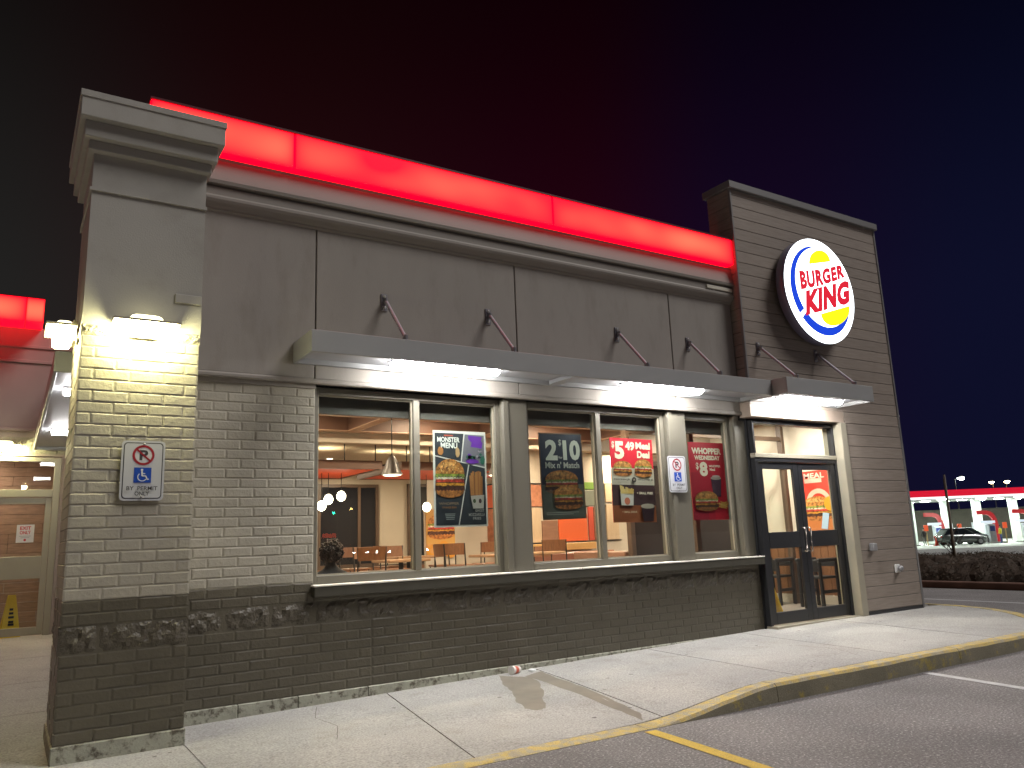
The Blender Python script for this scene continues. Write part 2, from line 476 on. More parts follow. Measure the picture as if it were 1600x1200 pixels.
gm = MB(); rr_ = random.Random(21)
for i in range(46):
    x, y = rr_.uniform(-1.0, 11.0), rr_.uniform(4.9, 7.0); r_ = rr_.uniform(0.008, 0.022)
    gm.face([(x + r_ * math.cos(a) * rr_.uniform(.75, 1.2), y + r_ * math.sin(a) * rr_.uniform(.75, 1.2), zs(x, y) + 0.0016) for a in [2 * math.pi * k / 9 for k in range(9)]])
o = part('gum_spots', gm, mat('old_gum', (0.13, 0.12, 0.11), 0.8), sw); o['kind'] = 'stuff'
gm = MB()
for pts in ([(-0.9, 8.3), (-0.3, 8.55), (0.02, 8.5), (0.3, 8.72)], [(2.15, 5.9), (2.3, 6.3), (2.25, 6.7), (2.4, 7.1)], [(7.2, 5.0), (7.5, 5.5), (7.45, 6.0)]):
    for a, b in zip(pts[:-1], pts[1:]):
        for k in range(6):
            p0 = [a[i] + (b[i] - a[i]) * k / 6 + rr_.uniform(-.006, .006) for i in (0, 1)]; p1 = [a[i] + (b[i] - a[i]) * (k + 1) / 6 for i in (0, 1)]
            gm.face([(p0[0] - .0025, p0[1], zs(*p0) + .0015), (p0[0] + .0025, p0[1], zs(*p0) + .0015), (p1[0] + .0025, p1[1], zs(*p1) + .0015), (p1[0] - .0025, p1[1], zs(*p1) + .0015)])
o = part('hairline_cracks', gm, mat('joint_filler2', (0.09, 0.075, 0.06), 0.9), sw); o['kind'] = 'stuff'

# painted lines
def stripe(p, q, w, m, z=0.004, name='parking_line'):
    a, b = Vector(p), Vector(q); d = (b - a).normalized(); n_ = Vector((d.y, -d.x)) * w / 2
    k = MB(); s_ = max(2, int((b - a).length / 0.3))
    L_, R_ = [], []
    for i in range(s_ + 1):
        c = a.lerp(b, i / s_); j = random.uniform(-0.006, 0.006)
        L_.append((c.x + n_.x * (1 + j * 8), c.y + n_.y * (1 + j * 8), z)); R_.append((c.x - n_.x * (1 - j * 8), c.y - n_.y * (1 - j * 8), z))
    for i in range(s_): k.face([L_[i], L_[i + 1], R_[i + 1], R_[i]])
    o = part(name, k, m); o['kind'] = 'structure'
    return o
stripe((4.035, 4.60), (3.50, -1.0), 0.105, M_line_y)
stripe((7.50, 4.54), (6.50, -1.5), 0.10, M_line_w)
stripe((14.6, 2.0), (14.75, 26.0), 0.11, M_line_w, name='lane_line')

# spill stains beside the cup
def blob(pts, name, mt, dz):
    m = MB(); n_ = len(pts); cx = sum(p[0] for p in pts) / n_; cy = sum(p[1] for p in pts) / n_
    big = []
    for i in range(n_):
        a, b = pts[i], pts[(i + 1) % n_]
        for t in (0, 0.25, 0.5, 0.75):
            j = 0.0 if t == 0 else 0.012
            big.append((a[0] + (b[0] - a[0]) * t + random.uniform(-j, j), a[1] + (b[1] - a[1]) * t + random.uniform(-j, j)))
    m.face([(x, y, zs(x, y) + dz) for x, y in big])
    o = part(name, m, mt); o['kind'] = 'structure'
    return o
blob([(4.29, 7.12), (4.102, 6.747), (3.996, 6.408), (3.82, 6.079), (3.718, 5.771), (3.762, 5.645), (3.863, 5.677), (4.033, 5.97), (4.166, 6.138), (4.403, 6.563), (4.447, 6.824)], 'spill_stain', M_stain, 0.002)
blob([(4.449, 6.885), (4.72, 6.977), (4.642, 6.689), (4.557, 6.181), (4.444, 5.574), (4.308, 5.011), (4.18, 4.84), (4.25, 5.275), (4.36, 5.878), (4.43, 6.461)], 'spill_stain', M_stain, 0.002)

# ------------------------------------------------------------------ restaurant building
BLD = thing('restaurant_building', 'low brick and stucco restaurant with corner pier and wood clad entrance tower', 'building', (5, 7.2, 0))
YW = 7.2          # face of the front wall
YP = 6.57         # face of the pier
YT = 7.0          # face of the tower
CH = 0.0857       # brick course

BRICK = {}
def brick_mesh(kind, m, v):
    """unit brick 1 x 1 seen from -y, face at y=0, back at y=1"""
    k = (kind, m.name, v)
    if k in BRICK: return BRICK[k]
    rnd = random.Random((101 if kind == 'full' else 507) + v * 17)
    L_, Hh, D = {'full': 0.24, 'half': 0.095}[kind], CH - 0.006, 0.06
    nx_, nz_ = (5, 4) if kind == 'full' else (4, 4)
    mb = MB(); g = []
    for j in range(nz_):
        for i in range(nx_):
            u, w = i / (nx_ - 1), j / (nz_ - 1)
            edge = i in (0, nx_ - 1) or j in (0, nz_ - 1)
            x, z = L_ * u, Hh * w
            if edge:
                y = 0.0030
                x += rnd.uniform(-0.0012, 0.0012); z += rnd.uniform(-0.0014, 0.0014)
            else:
                y = rnd.uniform(-0.0008, 0.0010)
                u_ = 0.014 if i == 1 else (L_ - 0.014 if i == nx_ - 2 else x)
                x = (u_ if nx_ > 3 else x); z = {1: 0.009, nz_ - 2: Hh - 0.009}.get(j, z) + rnd.uniform(-0.001, 0.001)
            g.append((x / L_, y / D, z / Hh))
    mb.idx(g, [(j * nx_ + i, j * nx_ + i + 1, (j + 1) * nx_ + i + 1, (j + 1) * nx_ + i) for j in range(nz_ - 1) for i in range(nx_ - 1)])
    rim = list(range(nx_)) + [j * nx_ + nx_ - 1 for j in range(1, nz_)] + [(nz_ - 1) * nx_ + i for i in range(nx_ - 2, -1, -1)] + [j * nx_ for j in range(nz_ - 2, 0, -1)]
    for a, b in zip(rim, rim[1:] + rim[:1]):
        p, q = g[a], g[b]
        mb.face([q, p, (p[0], 1.0, p[2]), (q[0], 1.0, q[2])])
    me = mb.mesh('brick', [m]); BRICK[k] = me
    return me

def lay(parent, x0, x1, y, z0, n, m, phase=0, blen=0.25, stuff=None):
    """courses of running bond; bricks are children of parent, or go into the MB stuff"""
    for c in range(n):
        z = z0 + c * CH
        x = x0 - (blen / 2 if (c + phase) % 2 else 0)
        while x < x1 - 0.02:
            a, b = max(x, x0), min(x + blen, x1)
            x += blen
            if b - a < 0.03: continue
            me = brick_mesh('full' if b - a > 0.17 else 'half', m, random.randrange(5))
            dy = random.uniform(-0.0022, 0.0012)
            sx, sz = b - a - 0.006, CH - 0.006
            if stuff is None:
                o = bpy.data.objects.new('brick', me)
                o.location = (a, y + dy, z); o.scale = (sx, 0.06, sz)
                o.rotation_euler = (0, random.uniform(-0.003, 0.003), 0)
                link(o, parent)
            else:
                stuff.idx([(a + p.co.x * sx, y + dy + p.co.y * 0.06, z + p.co.z * sz) for p in me.vertices], [tuple(f.vertices) for f in me.polygons])

def rough_mesh(l, h, m, seed, amp=0.035, nx_=13, nz_=8, name='rough_block'):
    rnd = random.Random(seed); mb = MB(); g = []
    a = [[rnd.uniform(0, 1) for _ in range(nx_ + 2)] for _ in range(nz_ + 2)]
    for j in range(nz_):
        for i in range(nx_):
            e = min(i, nx_ - 1 - i, j, nz_ - 1 - j)
            big = (a[j // 2][i // 2] * 0.6 + a[j][i] * 0.4)
            y = 0.012 - amp * big * (0.15 if e == 0 else 0.7 if e == 1 else 1.0)
            g.append((l * i / (nx_ - 1) + (rnd.uniform(-.008, .008) if 0 < i < nx_ - 1 else 0), y, h * j / (nz_ - 1) + (rnd.uniform(-.008, .008) if 0 < j < nz_ - 1 else 0)))
    mb.idx(g, [(j * nx_ + i, j * nx_ + i + 1, (j + 1) * nx_ + i + 1, (j + 1) * nx_ + i) for j in range(nz_ - 1) for i in range(nx_ - 1)])
    rim = list(range(nx_)) + [j * nx_ + nx_ - 1 for j in range(1, nz_)] + [(nz_ - 1) * nx_ + i for i in range(nx_ - 2, -1, -1)] + [j * nx_ for j in range(nz_ - 2, 0, -1)]
    for p_, q_ in zip(rim, rim[1:] + rim[:1]):
        p, q = g[p_], g[q_]
        mb.face([q, p, (p[0], 0.07, p[2]), (q[0], 0.07, q[2])])
    return mb.mesh(name, [m])

# --- pier
PX0, PX1 = 0.357, 1.210
m = MB()
m.box(PX0 + 0.008, PX1 - 0.004, YP + 0.0046, 7.55, 0.14, 1.091)
pier = part('corner_pier', m, M_brick_d, BLD)
m = MB(); m.box(PX0 + 0.008, PX1 - 0.004, YP + 0.0046, 7.55, 1.091, 3.06)
part('pier_core', m, M_brick_l, BLD)
def lay_pier(z0, n, mt, ph):
    hd = PX1 - PX0 - 0.75
    for c in range(n):
        z = z0 + c * CH
        widths = [hd, 0.25, 0.25, 0.25] if (c + ph) % 2 else [0.25, 0.25, 0.25, hd]
        x = PX0
        for w in widths:
            o = bpy.data.objects.new('brick', brick_mesh('full' if w > 0.17 else 'half', mt, random.randrange(5)))
            o.location = (x, YP + random.uniform(-0.003, 0.0015), z); o.scale = (w - 0.006, 0.06, CH - 0.006)
            o.rotation_euler = (0, random.uniform(-0.004, 0.004), 0)
            link(o, pier); x += w
lay_pier(0.124, 7, M_brick_d, 0)
lay_pier(0.918, 2, M_brick_d, 1)
lay_pier(1.091, 23, M_brick_l, 0)
side_l, side_d = MB(), MB()
for z0, n, tgt in ((0.124, 7, side_d), (0.918, 2, side_d), (1.091, 23, side_l)):
    for c in range(n):
        z = z0 + c * CH; y = YP + 0.06 - (0.0 if c % 2 else 0.125)
        while y < 7.5:
            a, b = max(y, YP + 0.062), min(y + 0.25, 7.53); y += 0.25
            if b - a < 0.03: continue
            j = random.uniform(-0.003, 0.003)
            tgt.cbox(PX0 + j, PX0 + 0.05, a + 0.004, b - 0.004, z, z + CH - 0.006, 0.004)
o = part('side_bricks', side_d, M_brick_d, pier); o['kind'] = 'stuff'
o = part('side_bricks', side_l, M_brick_l, pier); o['kind'] = 'stuff'
for i, (a, b) in enumerate(((PX0 - 0.012, 0.60), (0.60, PX1 + 0.005))):
    o = bpy.data.objects.new('rough_block', rough_mesh(b - a - 0.005, 0.196, M_rough_d, 50 + i, 0.03, 11 if i == 0 else 21)); o.location = (a, YP - 0.002, 0.72); link(o, pier)
o = bpy.data.objects.new('rough_block', rough_mesh(0.95, 0.196, M_rough_d, 57, 0.025, 21)); o.location = (PX0 - 0.002, 7.54, 0.72); o.rotation_euler = (0, 0, -math.pi / 2); link(o, pier)
for i, (a, b) in enumerate(((PX0 - 0.005, 0.57), (0.57, 0.79), (0.79, 1.0), (1.0, PX1 + 0.005))):
    o = bpy.data.objects.new('rough_block', rough_mesh(b - a - 0.004, 0.084, M_rough_l, 60 + i, 0.022, 15, 6)); o.location = (a, YP - 0.004, 3.062); link(o, pier)
o = bpy.data.objects.new('rough_block', rough_mesh(0.95, 0.084, M_rough_l, 67, 0.022, 31, 6)); o.location = (PX0 - 0.004, 7.54, 3.062); o.rotation_euler = (0, 0, -math.pi / 2); link(o, pier)
m = MB(); m.cbox(PX0 - 0.012, PX1 + 0.008, YP - 0.012, 7.56, -0.03, 0.122, 0.008); part('pier_footing', m, M_found, BLD)
m = MB(); m.box(PX0 + 0.002, PX1 + 0.002, YP + 0.004, 7.56, 3.146, 4.56)
m.box(PX0 - 0.014, PX1 + 0.013, YP - 0.012, 7.57, 4.235, 4.262)
part('pier_shaft', m, M_stucco_p, BLD)
m = MB(); m.cbox(1.005, 1.209, YP - 0.008, YP + 0.05, 3.395, 3.470, 0.004); part('pier_patch', m, M_stucco_p, BLD)
for k, (y, z0, z1, xl, xr) in enumerate(((6.51, 4.552, 4.642, 0.312, 1.240), (6.45, 4.634, 4.775, 0.276, 1.274), (6.39, 4.768, 4.972, 0.236, 1.318))):
    m = MB(); m.cbox(xl, xr, y, 7.66 + 0.05 * k, z0, z1 - (0.0 if k == 2 else 0.01), 0.006)
    if k == 2: m.cbox(xl - 0.008, xr + 0.008, y - 0.008, 7.77, z1 - 0.045, z1 + 0.012, 0.004)
    part('capital_step', m, M_stucco_p, BLD)

# --- front wall: brick left of the windows and the knee wall below them
m = MB(); m.box(PX1, 8.42, YW + 0.0046, 7.42, 0.10, 1.05)
fw = part('front_wall', m, M_brick_d, BLD)
m = MB(); m.box(PX1, 2.388, YW + 0.0048, 7.42, 1.05, 2.97); part('wall_core', m, M_brick_l, BLD)
lay(fw, PX1, 2.39, YW, 1.091, 21, M_brick_l, 0)
o = bpy.data.objects.new
z_top = 1.091 + 21 * CH
lay(fw, PX1, 2.39, YW, 0.918, 2, M_brick_d, 1)
lay(fw, PX1, 2.96, YW, 0.124, 7, M_brick_d, 0)
st = MB(); lay(fw, 2.96, 8.42, YW, 0.124, 7, M_brick_d, 0, stuff=st)
lay(fw, 2.39, 8.42, YW, 0.918, 1, M_brick_d, 0, stuff=st)
o = part('knee_wall_bricks', st, M_brick_d, fw); o['kind'] = 'stuff'
variants = [rough_mesh(0.392, 0.193, M_rough_d, 80 + i, 0.03) for i in range(6)]
x = PX1
i = 0
while x < 8.40:
    l = min(0.4, 8.42 - x)
    o = bpy.data.objects.new('rough_block', variants[(i * 5 + i // 3) % 6]); o.location = (x, YW - 0.002, 0.722); o.scale = (l / 0.4, 1, 1); link(o, fw); x += 0.4; i += 1
m = MB()
xx = PX1
while xx < 8.42:
    l = min(random.uniform(0.5, 1.1), 8.425 - xx)
    m.cbox(xx, xx + l - 0.003, YW - 0.012 + random.uniform(-.003, .003), 7.4, -0.03, 0.121, 0.007); xx += l
part('wall_footing', m, M_found, BLD)
# sill
x = 2.375
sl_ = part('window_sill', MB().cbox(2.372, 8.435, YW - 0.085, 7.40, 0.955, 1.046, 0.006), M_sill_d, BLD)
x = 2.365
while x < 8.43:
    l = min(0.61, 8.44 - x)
    part('sill_lit_top', MB().cbox(x, x + l - 0.004, YW - 0.09, 7.41, 1.046, 1.062, 0.004), M_sill, sl_); x += 0.61

# --- stucco panels, flashing and cornice
pan = [PX1 + 0.003, 2.373, 4.706, 7.11, 8.30]
part('panel_backing', MB().box(PX1, 8.30, YW + 0.012, 7.45, 2.93, 5.3), M_joint, BLD)
for a, b in zip(pan[:-1], pan[1:]):
    m = MB(); m.cbox(a + 0.006, b - 0.006, YW - 0.03, 7.30, 2.985, 4.53, 0.006); part('stucco_panel', m, M_stucco, BLD)
m = MB(); m.sweep_x([(YW + 0.02, 2.984), (YW - 0.045, 2.984), (YW - 0.055, 2.965), (YW - 0.055, 2.945), (YW - 0.048, 2.935), (YW + 0.02, 2.935)], PX1, 8.30)
part('flashing', m, M_trim, BLD)
m = MB(); m.box(PX1, 2.39, YW - 0.012, 7.3, 2.893, 2.934); part('frieze_board', m, M_trim, BLD)
cor = [(7.3, 4.50), (YW - 0.035, 4.50), (YW - 0.05, 4.515), (YW - 0.052, 4.53), (YW - 0.07, 4.545), (YW - 0.095, 4.575), (YW - 0.105, 4.60), (YW - 0.105, 4.625), (YW - 0.09, 4.645), (YW - 0.09, 4.72), (YW - 0.055, 4.728), (YW - 0.055, 4.742), (YW - 0.12, 4.748), (YW - 0.125, 4.78), (YW - 0.085, 4.99), (YW - 0.095, 5.015), (7.3, 5.015)]
m = MB(); m.sweep_x(cor, PX1 + 0.002, 8.302); part('cornice', m, M_trim, BLD)
part('roof', MB().box(0.9, 11.7, 7.3, 17.9, 4.6, 4.72), M_coping, BLD)
part('cornice_light_strip', MB().cbox(7.78, 8.275, YW - 0.112, YW - 0.09, 4.655, 4.705, 0.004), mat('pale_trim', (0.62, 0.60, 0.50), 0.5, var=0.05), BLD)

# --- red light band
RED1 = bpy.data.materials.new('red_light_panel'); RED1.use_nodes = True
nt = RED1.node_tree; N = nt.nodes; L = nt.links; b_ = N['Principled BSDF']
b_.inputs['Base Color'].default_value = (0.25, 0.01, 0.01, 1); b_.inputs['Roughness'].default_value = 0.3
g_ = N.new('ShaderNodeNewGeometry'); mp_ = N.new('ShaderNodeMapping'); mp_.inputs['Scale'].default_value = (0.9, 1, 1.2)
nz_ = N.new('ShaderNodeTexNoise'); nz_.inputs['Scale'].default_value = 1.0; nz_.inputs['Detail'].default_value = 1
L.new(g_.outputs['Position'], mp_.inputs['Vector']); L.new(mp_.outputs['Vector'], nz_.inputs['Vector'])
tc_ = N.new('ShaderNodeTexCoord'); sp_ = N.new('ShaderNodeSeparateXYZ'); L.new(tc_.outputs['Generated'], sp_.inputs['Vector'])
def para(sock, p):
    a = N.new('ShaderNodeMath'); a.operation = 'SUBTRACT'; L.new(sock, a.inputs[0]); a.inputs[1].default_value = 0.5
    b = N.new('ShaderNodeMath'); b.operation = 'ABSOLUTE'; L.new(a.outputs[0], b.inputs[0])
    c = N.new('ShaderNodeMath'); c.operation = 'MULTIPLY'; L.new(b.outputs[0], c.inputs[0]); c.inputs[1].default_value = 2.0
    d = N.new('ShaderNodeMath'); d.operation = 'POWER'; L.new(c.outputs[0], d.inputs[0]); d.inputs[1].default_value = p
    e = N.new('ShaderNodeMath'); e.operation = 'SUBTRACT'; e.inputs[0].default_value = 1.0; L.new(d.outputs[0], e.inputs[1])
    return e.outputs[0]
mu_ = N.new('ShaderNodeMath'); mu_.operation = 'MULTIPLY'; L.new(para(sp_.outputs['Z'], 2.0), mu_.inputs[0]); L.new(para(sp_.outputs['X'], 10.0), mu_.inputs[1])
mu2 = N.new('ShaderNodeMath'); mu2.operation = 'MULTIPLY'; L.new(mu_.outputs[0], mu2.inputs[0])
mr_ = N.new('ShaderNodeMapRange'); mr_.inputs['From Min'].default_value = 0.3; mr_.inputs['From Max'].default_value = 0.7; mr_.inputs['To Min'].default_value = 0.0; mr_.inputs['To Max'].default_value = 1.0
L.new(nz_.outputs['Fac'], mr_.inputs['Value']); L.new(mr_.outputs['Result'], mu2.inputs[1])
rp_ = N.new('ShaderNodeMix'); rp_.data_type = 'RGBA'; rp_.inputs[6].default_value = (0.8, 0.0, 0.008, 1); rp_.inputs[7].default_value = (1.1, 0.052, 0.028, 1)
L.new(mu2.outputs[0], rp_.inputs[0]); L.new(rp_.outputs[2], b_.inputs['Emission Color']); b_.inputs['Emission Strength'].default_value = 4.0
M_redtrim = mat('red_trim', (0.10, 0.012, 0.02), 0.4, var=0)

def light_band(xs_, y, z0, z1, label, depth=0.2):
    t = thing('light_band', label, 'light band', (xs_[0], y, z0), 'red light bands along the roof edges')
    for a, b in zip(xs_[:-1], xs_[1:]):
        part('light_panel', MB().cbox(a + 0.006, b - 0.006, y, y + depth, z0 + 0.008, z1 - 0.008, 0.01), RED1, t)
    m = MB(); m.box(xs_[0], xs_[-1], y - 0.008, y + depth, z1 - 0.007, z1 + 0.012)
    part('edge_trim', m, M_redtrim, t)
    return t
light_band([0.795, 2.10, 5.20, 8.298], 7.03, 5.035, 5.415, 'long glowing red light band along the roof edge above the windows')

# --- entrance tower with siding boards
TX0, TX1 = 8.31, 11.72
DX0, DX1 = 8.43, 10.20      # door opening
m = MB(); m.box(TX0 + 0.02, TX1 - 0.02, YT + 0.03, YT + 0.18, 3.10, 6.18)
m.box(10.33, TX1 - 0.02, YT + 0.03, YT + 0.35, 0.15, 3.10); m.box(TX0 + 0.02, TX0 + 0.15, YT + 0.03, 7.40, 3.1, 6.18); m.box(TX1 - 0.2, TX1 - 0.02, YT + 0.03, 16.0, 0.15, 4.9); m.box(TX1 - 0.2, TX1 - 0.02, YT + 0.03, 7.43, 4.9, 6.18)
m.box(TX0 + 0.02, TX1 - 0.02, 7.36, 7.43, 4.8, 6.18)
tower = part('entrance_tower', m, M_joint, BLD)
BH = 0.1685
z = 0.20; k = 0
while z < 6.17:
    z1 = min(z + BH, 6.18)
    left = 10.335 if z < 3.02 else TX0
    cuts_ = [left]
    cuts_.append(TX1)
    for a, b in zip(cuts_[:-1], cuts_[1:]):
        m = MB(); m.cbox(a + 0.0015, b - 0.0015, YT, YT + 0.028, z + 0.004, z1 - 0.003, 0.0035); part('siding_board', m, M_siding, tower)
    z = z1; k += 1
m = MB()
z = 0.20
while z < 6.17:
    z1 = min(z + BH, 6.18)
    m.cbox(TX1, TX1 + 0.02, YT + 0.03, 16.0 if z < 4.85 else 7.44, z + 0.004, z1 - 0.003, 0.003)
    if z > 3.0: m.cbox(TX0 - 0.001, TX0 + 0.018, YT + 0.03, 7.43, z + 0.004, z1 - 0.003, 0.003)
    z = z1
o = part('side_boards', m, M_siding, tower); o['kind'] = 'stuff'
part('corner_trim', MB().cbox(TX0 - 0.012, TX0 + 0.022, YT - 0.012, YT + 0.03, 3.10, 6.18, 0.004), M_coping, tower)
part('corner_trim', MB().cbox(TX1 - 0.012, TX1 + 0.028, YT - 0.012, YT + 0.03, 0.16, 6.18, 0.004), M_coping, tower)
m = MB(); m.cbox(TX0 - 0.05, TX1 + 0.06, YT - 0.05, YT + 0.22, 6.18, 6.285, 0.006); m.cbox(TX0 - 0.05, TX0 + 0.2, YT + 0.22, 7.47, 6.18, 6.285, 0.006); m.cbox(TX1 - 0.2, TX1 + 0.06, YT + 0.22, 7.47, 6.18, 6.285, 0.006)
part('coping', m, M_coping, tower)
part('base_flashing', MB().box(10.335, TX1 + 0.012, YT - 0.006, YT + 0.03, 0.15, 0.199), M_dark_metal, tower)
# opening trim: jamb and header board
part('door_jamb', MB().cbox(DX1 - 0.005, 10.333, YT - 0.02, YT + 0.30, 0.145, 2.90, 0.005), M_alum_l, BLD)
m = MB(); m.cbox(8.302, 10.333, YT + 0.005, YT + 0.2, 2.902, 3.098, 0.004); part('header_board', m, mat('header_panel', (0.40, 0.32, 0.26), 0.5, var=0.06), BLD)
part('header_beam', MB().box(8.30, 10.4, YT + 0.2, 7.45, 2.87, 3.2), M_dark_metal, BLD)

# --- windows
WZ0, WZ1 = 1.062, 2.93
YG = 7.33
def window(x0, x1, mull, name='window'):
    f = MB(); w = 0.055
    f.cbox(x0, x0 + w, YG - 0.05, YG + 0.06, WZ0, WZ1, 0.004); f.cbox(x1 - w, x1, YG - 0.05, YG + 0.06, WZ0, WZ1, 0.004)
    f.cbox(x0 + w, x1 - w, YG - 0.05, YG + 0.06, WZ0, WZ0 + 0.075, 0.004); f.cbox(x0 + w, x1 - w, YG - 0.05, YG + 0.06, WZ1 - 0.07, WZ1, 0.004)
    edges = [x0 + w]
    for mx in mull:
        f.cbox(mx - 0.035, mx + 0.035, YG - 0.055, YG + 0.06, WZ0 + 0.075, WZ1 - 0.07, 0.004); edges += [mx - 0.035, mx + 0.035]
    edges.append(x1 - w)
    o = part(name, f, M_alum, BLD)
    for a, b in zip(edges[::2], edges[1::2]):
        part('pane', MB().box(a - 0.01, b + 0.01, YG, YG + 0.008, WZ0 + 0.07, WZ1 - 0.065), M_glass, o)
        g = MB(); zb0, zb1 = WZ0 + 0.075, WZ1 - 0.07
        for q in ((a, a + 0.014, zb0, zb1), (b - 0.014, b, zb0, zb1), (a + 0.014, b - 0.014, zb0, zb0 + 0.014), (a + 0.014, b - 0.014, zb1 - 0.014, zb1)):
            g.box(q[0], q[1], YG - 0.022, YG - 0.002, q[2], q[3])
        part('glazing_bead', g, M_alum_l, o)
    return o
window(2.392, 4.50, [3.49])
window(4.83, 6.96, [5.89])
window(7.29, 8.17, [])
for a, b in ((4.502, 4.828), (6.962, 7.288), (8.172, 8.425)):
    m = MB(); m.cbox(a, b, YW + 0.022, YG + 0.05, WZ0, WZ1, 0.004)
    m.cbox(a + 0.004, a + 0.075, YW + 0.0, YW + 0.0225, WZ0, WZ1, 0.004)
    part('window_post', m, M_alum, BLD)
part('head_channel', MB().box(2.39, 8.43, YW - 0.0, YG + 0.06, WZ1 - 0.0, WZ1 + 0.055), M_dark_metal, BLD)

# --- entrance doors and transom
YD = 7.13
m = MB()
m.cbox(8.425, 8.475, YD - 0.02, YD + 0.07, 0.16, 2.36, 0.004); m.cbox(10.15, 10.195, YD - 0.02, YD + 0.07, 0.16, 2.36, 0.004); m.cbox(8.475, 10.15, YD - 0.02, YD + 0.07, 2.305, 2.36, 0.004)
dframe = part('door_frame', m, M_dark_metal, BLD)
m = MB(); m.cbox(8.425, 10.195, YD - 0.03, YD + 0.07, 2.362, 2.42, 0.004)
tr = part('transom_rail', m, M_alum_l, BLD)
part('transom_glass', MB().box(8.46, 10.16, YD + 0.02, YD + 0.028, 2.42, 2.86), M_glass, tr)
m = MB(); m.cbox(8.425, 8.462, YD - 0.02, YD + 0.07, 2.422, 2.87, 0.004); m.cbox(10.155, 10.195, YD - 0.02, YD + 0.07, 2.422, 2.87, 0.004); m.cbox(8.462, 10.155, YD - 0.02, YD + 0.07, 2.83, 2.87, 0.004)
part('transom_frame', m, M_dark_metal, tr)
def door(x0, x1, hs):
    m = MB(); z0, z1 = 0.175, 2.30; s = 0.10
    m.cbox(x0, x0 + s, YD, YD + 0.045, z0, z1, 0.004); m.cbox(x1 - s, x1, YD, YD + 0.045, z0, z1, 0.004)
    m.cbox(x0 + s, x1 - s, YD, YD + 0.045, z1 - 0.09, z1, 0.004); m.cbox(x0 + s, x1 - s, YD, YD + 0.045, z0, z0 + 0.15, 0.004); m.cbox(x0 + s, x1 - s, YD, YD + 0.045, 1.145, 1.36, 0.004)
    d = part('door', m, M_dark_metal, BLD)
    part('pane', MB().box(x0 + s - .01, x1 - s + .01, YD + 0.02, YD + 0.027, 1.36, z1 - 0.09), M_glass_d, d)
    part('pane', MB().box(x0 + s - .01, x1 - s + .01, YD + 0.02, YD + 0.027, z0 + 0.15, 1.145), M_glass_d, d)
    hx = x1 - 0.05 if hs > 0 else x0 + 0.05
    h = MB(); h.tube([(hx, YD, 1.40), (hx, YD - 0.05, 1.405), (hx, YD - 0.065, 1.39), (hx, YD - 0.065, 1.10), (hx, YD - 0.05, 1.085), (hx, YD, 1.09)], 0.011, 8)
    part('handle', h, mat('handle_steel', (0.6, 0.55, 0.5), 0.25, metal=0.9, var=0), d)
door(8.478, 9.308, 1)
door(9.314, 10.147, -1)
part('door_side_post', MB().box(8.402, 8.4245, 7.185, 7.44, 0.10, 2.93), M_dark_metal, BLD)
part('threshold', MB().box(8.425, 10.2, YT + 0.01, YD + 0.3, 0.10, 0.165), M_alum_l, BLD)

# small fittings on the tower
t = thing('wall_outlet', 'small grey metal outlet box on the wood cladding beside the door', 'outlet box', (10.60, YT, 1.09))
part('box', MB().cbox(10.545, 10.645, YT - 0.06, YT, 1.035, 1.145, 0.012), mat('grey_metal', (0.28, 0.28, 0.29), 0.4, metal=0.4), t)
part('cover', MB().cbox(10.55, 10.64, YT - 0.078, YT - 0.061, 1.04, 1.14, 0.006), mat('grey_metal2', (0.38, 0.38, 0.39), 0.35, metal=0.4), t)
t = thing('hose_tap', 'small white wall fitting low on the wood cladding', 'wall fitting', (11.16, YT, 0.76))
part('plate', MB().cbox(11.10, 11.22, YT - 0.03, YT, 0.70, 0.82, 0.012), M_white, t)
part('spout', MB().lathe([(0.035, 0), (0.042, -0.03), (0.03, -0.055), (0.012, -0.06)], (11.18, YT - 0.03, 0.76), 12, axis='y'), mat('grey_metal'
    , (0.28, 0.28, 0.29)), t)

# ------------------------------------------------------------------ canopies with lights and braces
M_tube_light = lit('canopy_light_lens', (1.0, 0.98, 0.96), 88.0)
def canopy(x0, x1, yb, yf, z0, z1, ribs, label):
    t = thing('canopy', label, 'canopy', ((x0 + x1) / 2, yb, z0), 'flat metal canopies with lights below')
    m = MB(); w = 0.035
    m.cbox(x0, x1, yf, yf + w, z0, z1, 0.004); part('fascia', m, M_canopy, t)
    m = MB(); m.cbox(x0, x0 + w, yf + w, yb - 0.002, z0, z1, 0.004); part('end_panel', m, M_canopy, t)
    m = MB(); m.cbox(x1 - w, x1, yf + w, yb - 0.002, z0, z1, 0.004); part('end_panel', m, M_canopy, t)
    m = MB(); m.box(x0 + w, x1 - w, yf + w, yb - 0.002, z1 - 0.04, z1 - 0.012); part('top_deck', m, M_canopy, t)
    m = MB(); m.box(x0 + w, x1 - w, yf + w, yb - 0.04, z0 + 0.05, z0 + 0.06); part('soffit', m, M_soffit, t)
    m = MB(); m.cbox(x0 + w, x1 - w, yb - 0.04, yb - 0.002, z0, z1 - 0.045, 0.003); part('back_rail', m, M_canopy, t)
    for r in ribs:
        part('rib', MB().cbox(r - 0.07, r + 0.07, yf + w, yb - 0.041, z0 + 0.004, z0 + 0.049, 0.004), M_soffit, t)
    return t
canopy(2.157, 8.298, 7.168, 6.62, 3.115, 3.318, [5.16], 'long grey metal canopy over the row of windows')
canopy(8.312, 10.17, 6.998, 6.385, 3.108, 3.325, [], 'short grey metal canopy over the entrance doors')
canopy(0.245, 0.82, 14.7, 8.3, 3.11, 3.31, [], 'grey metal canopy along the side wall behind the pier')
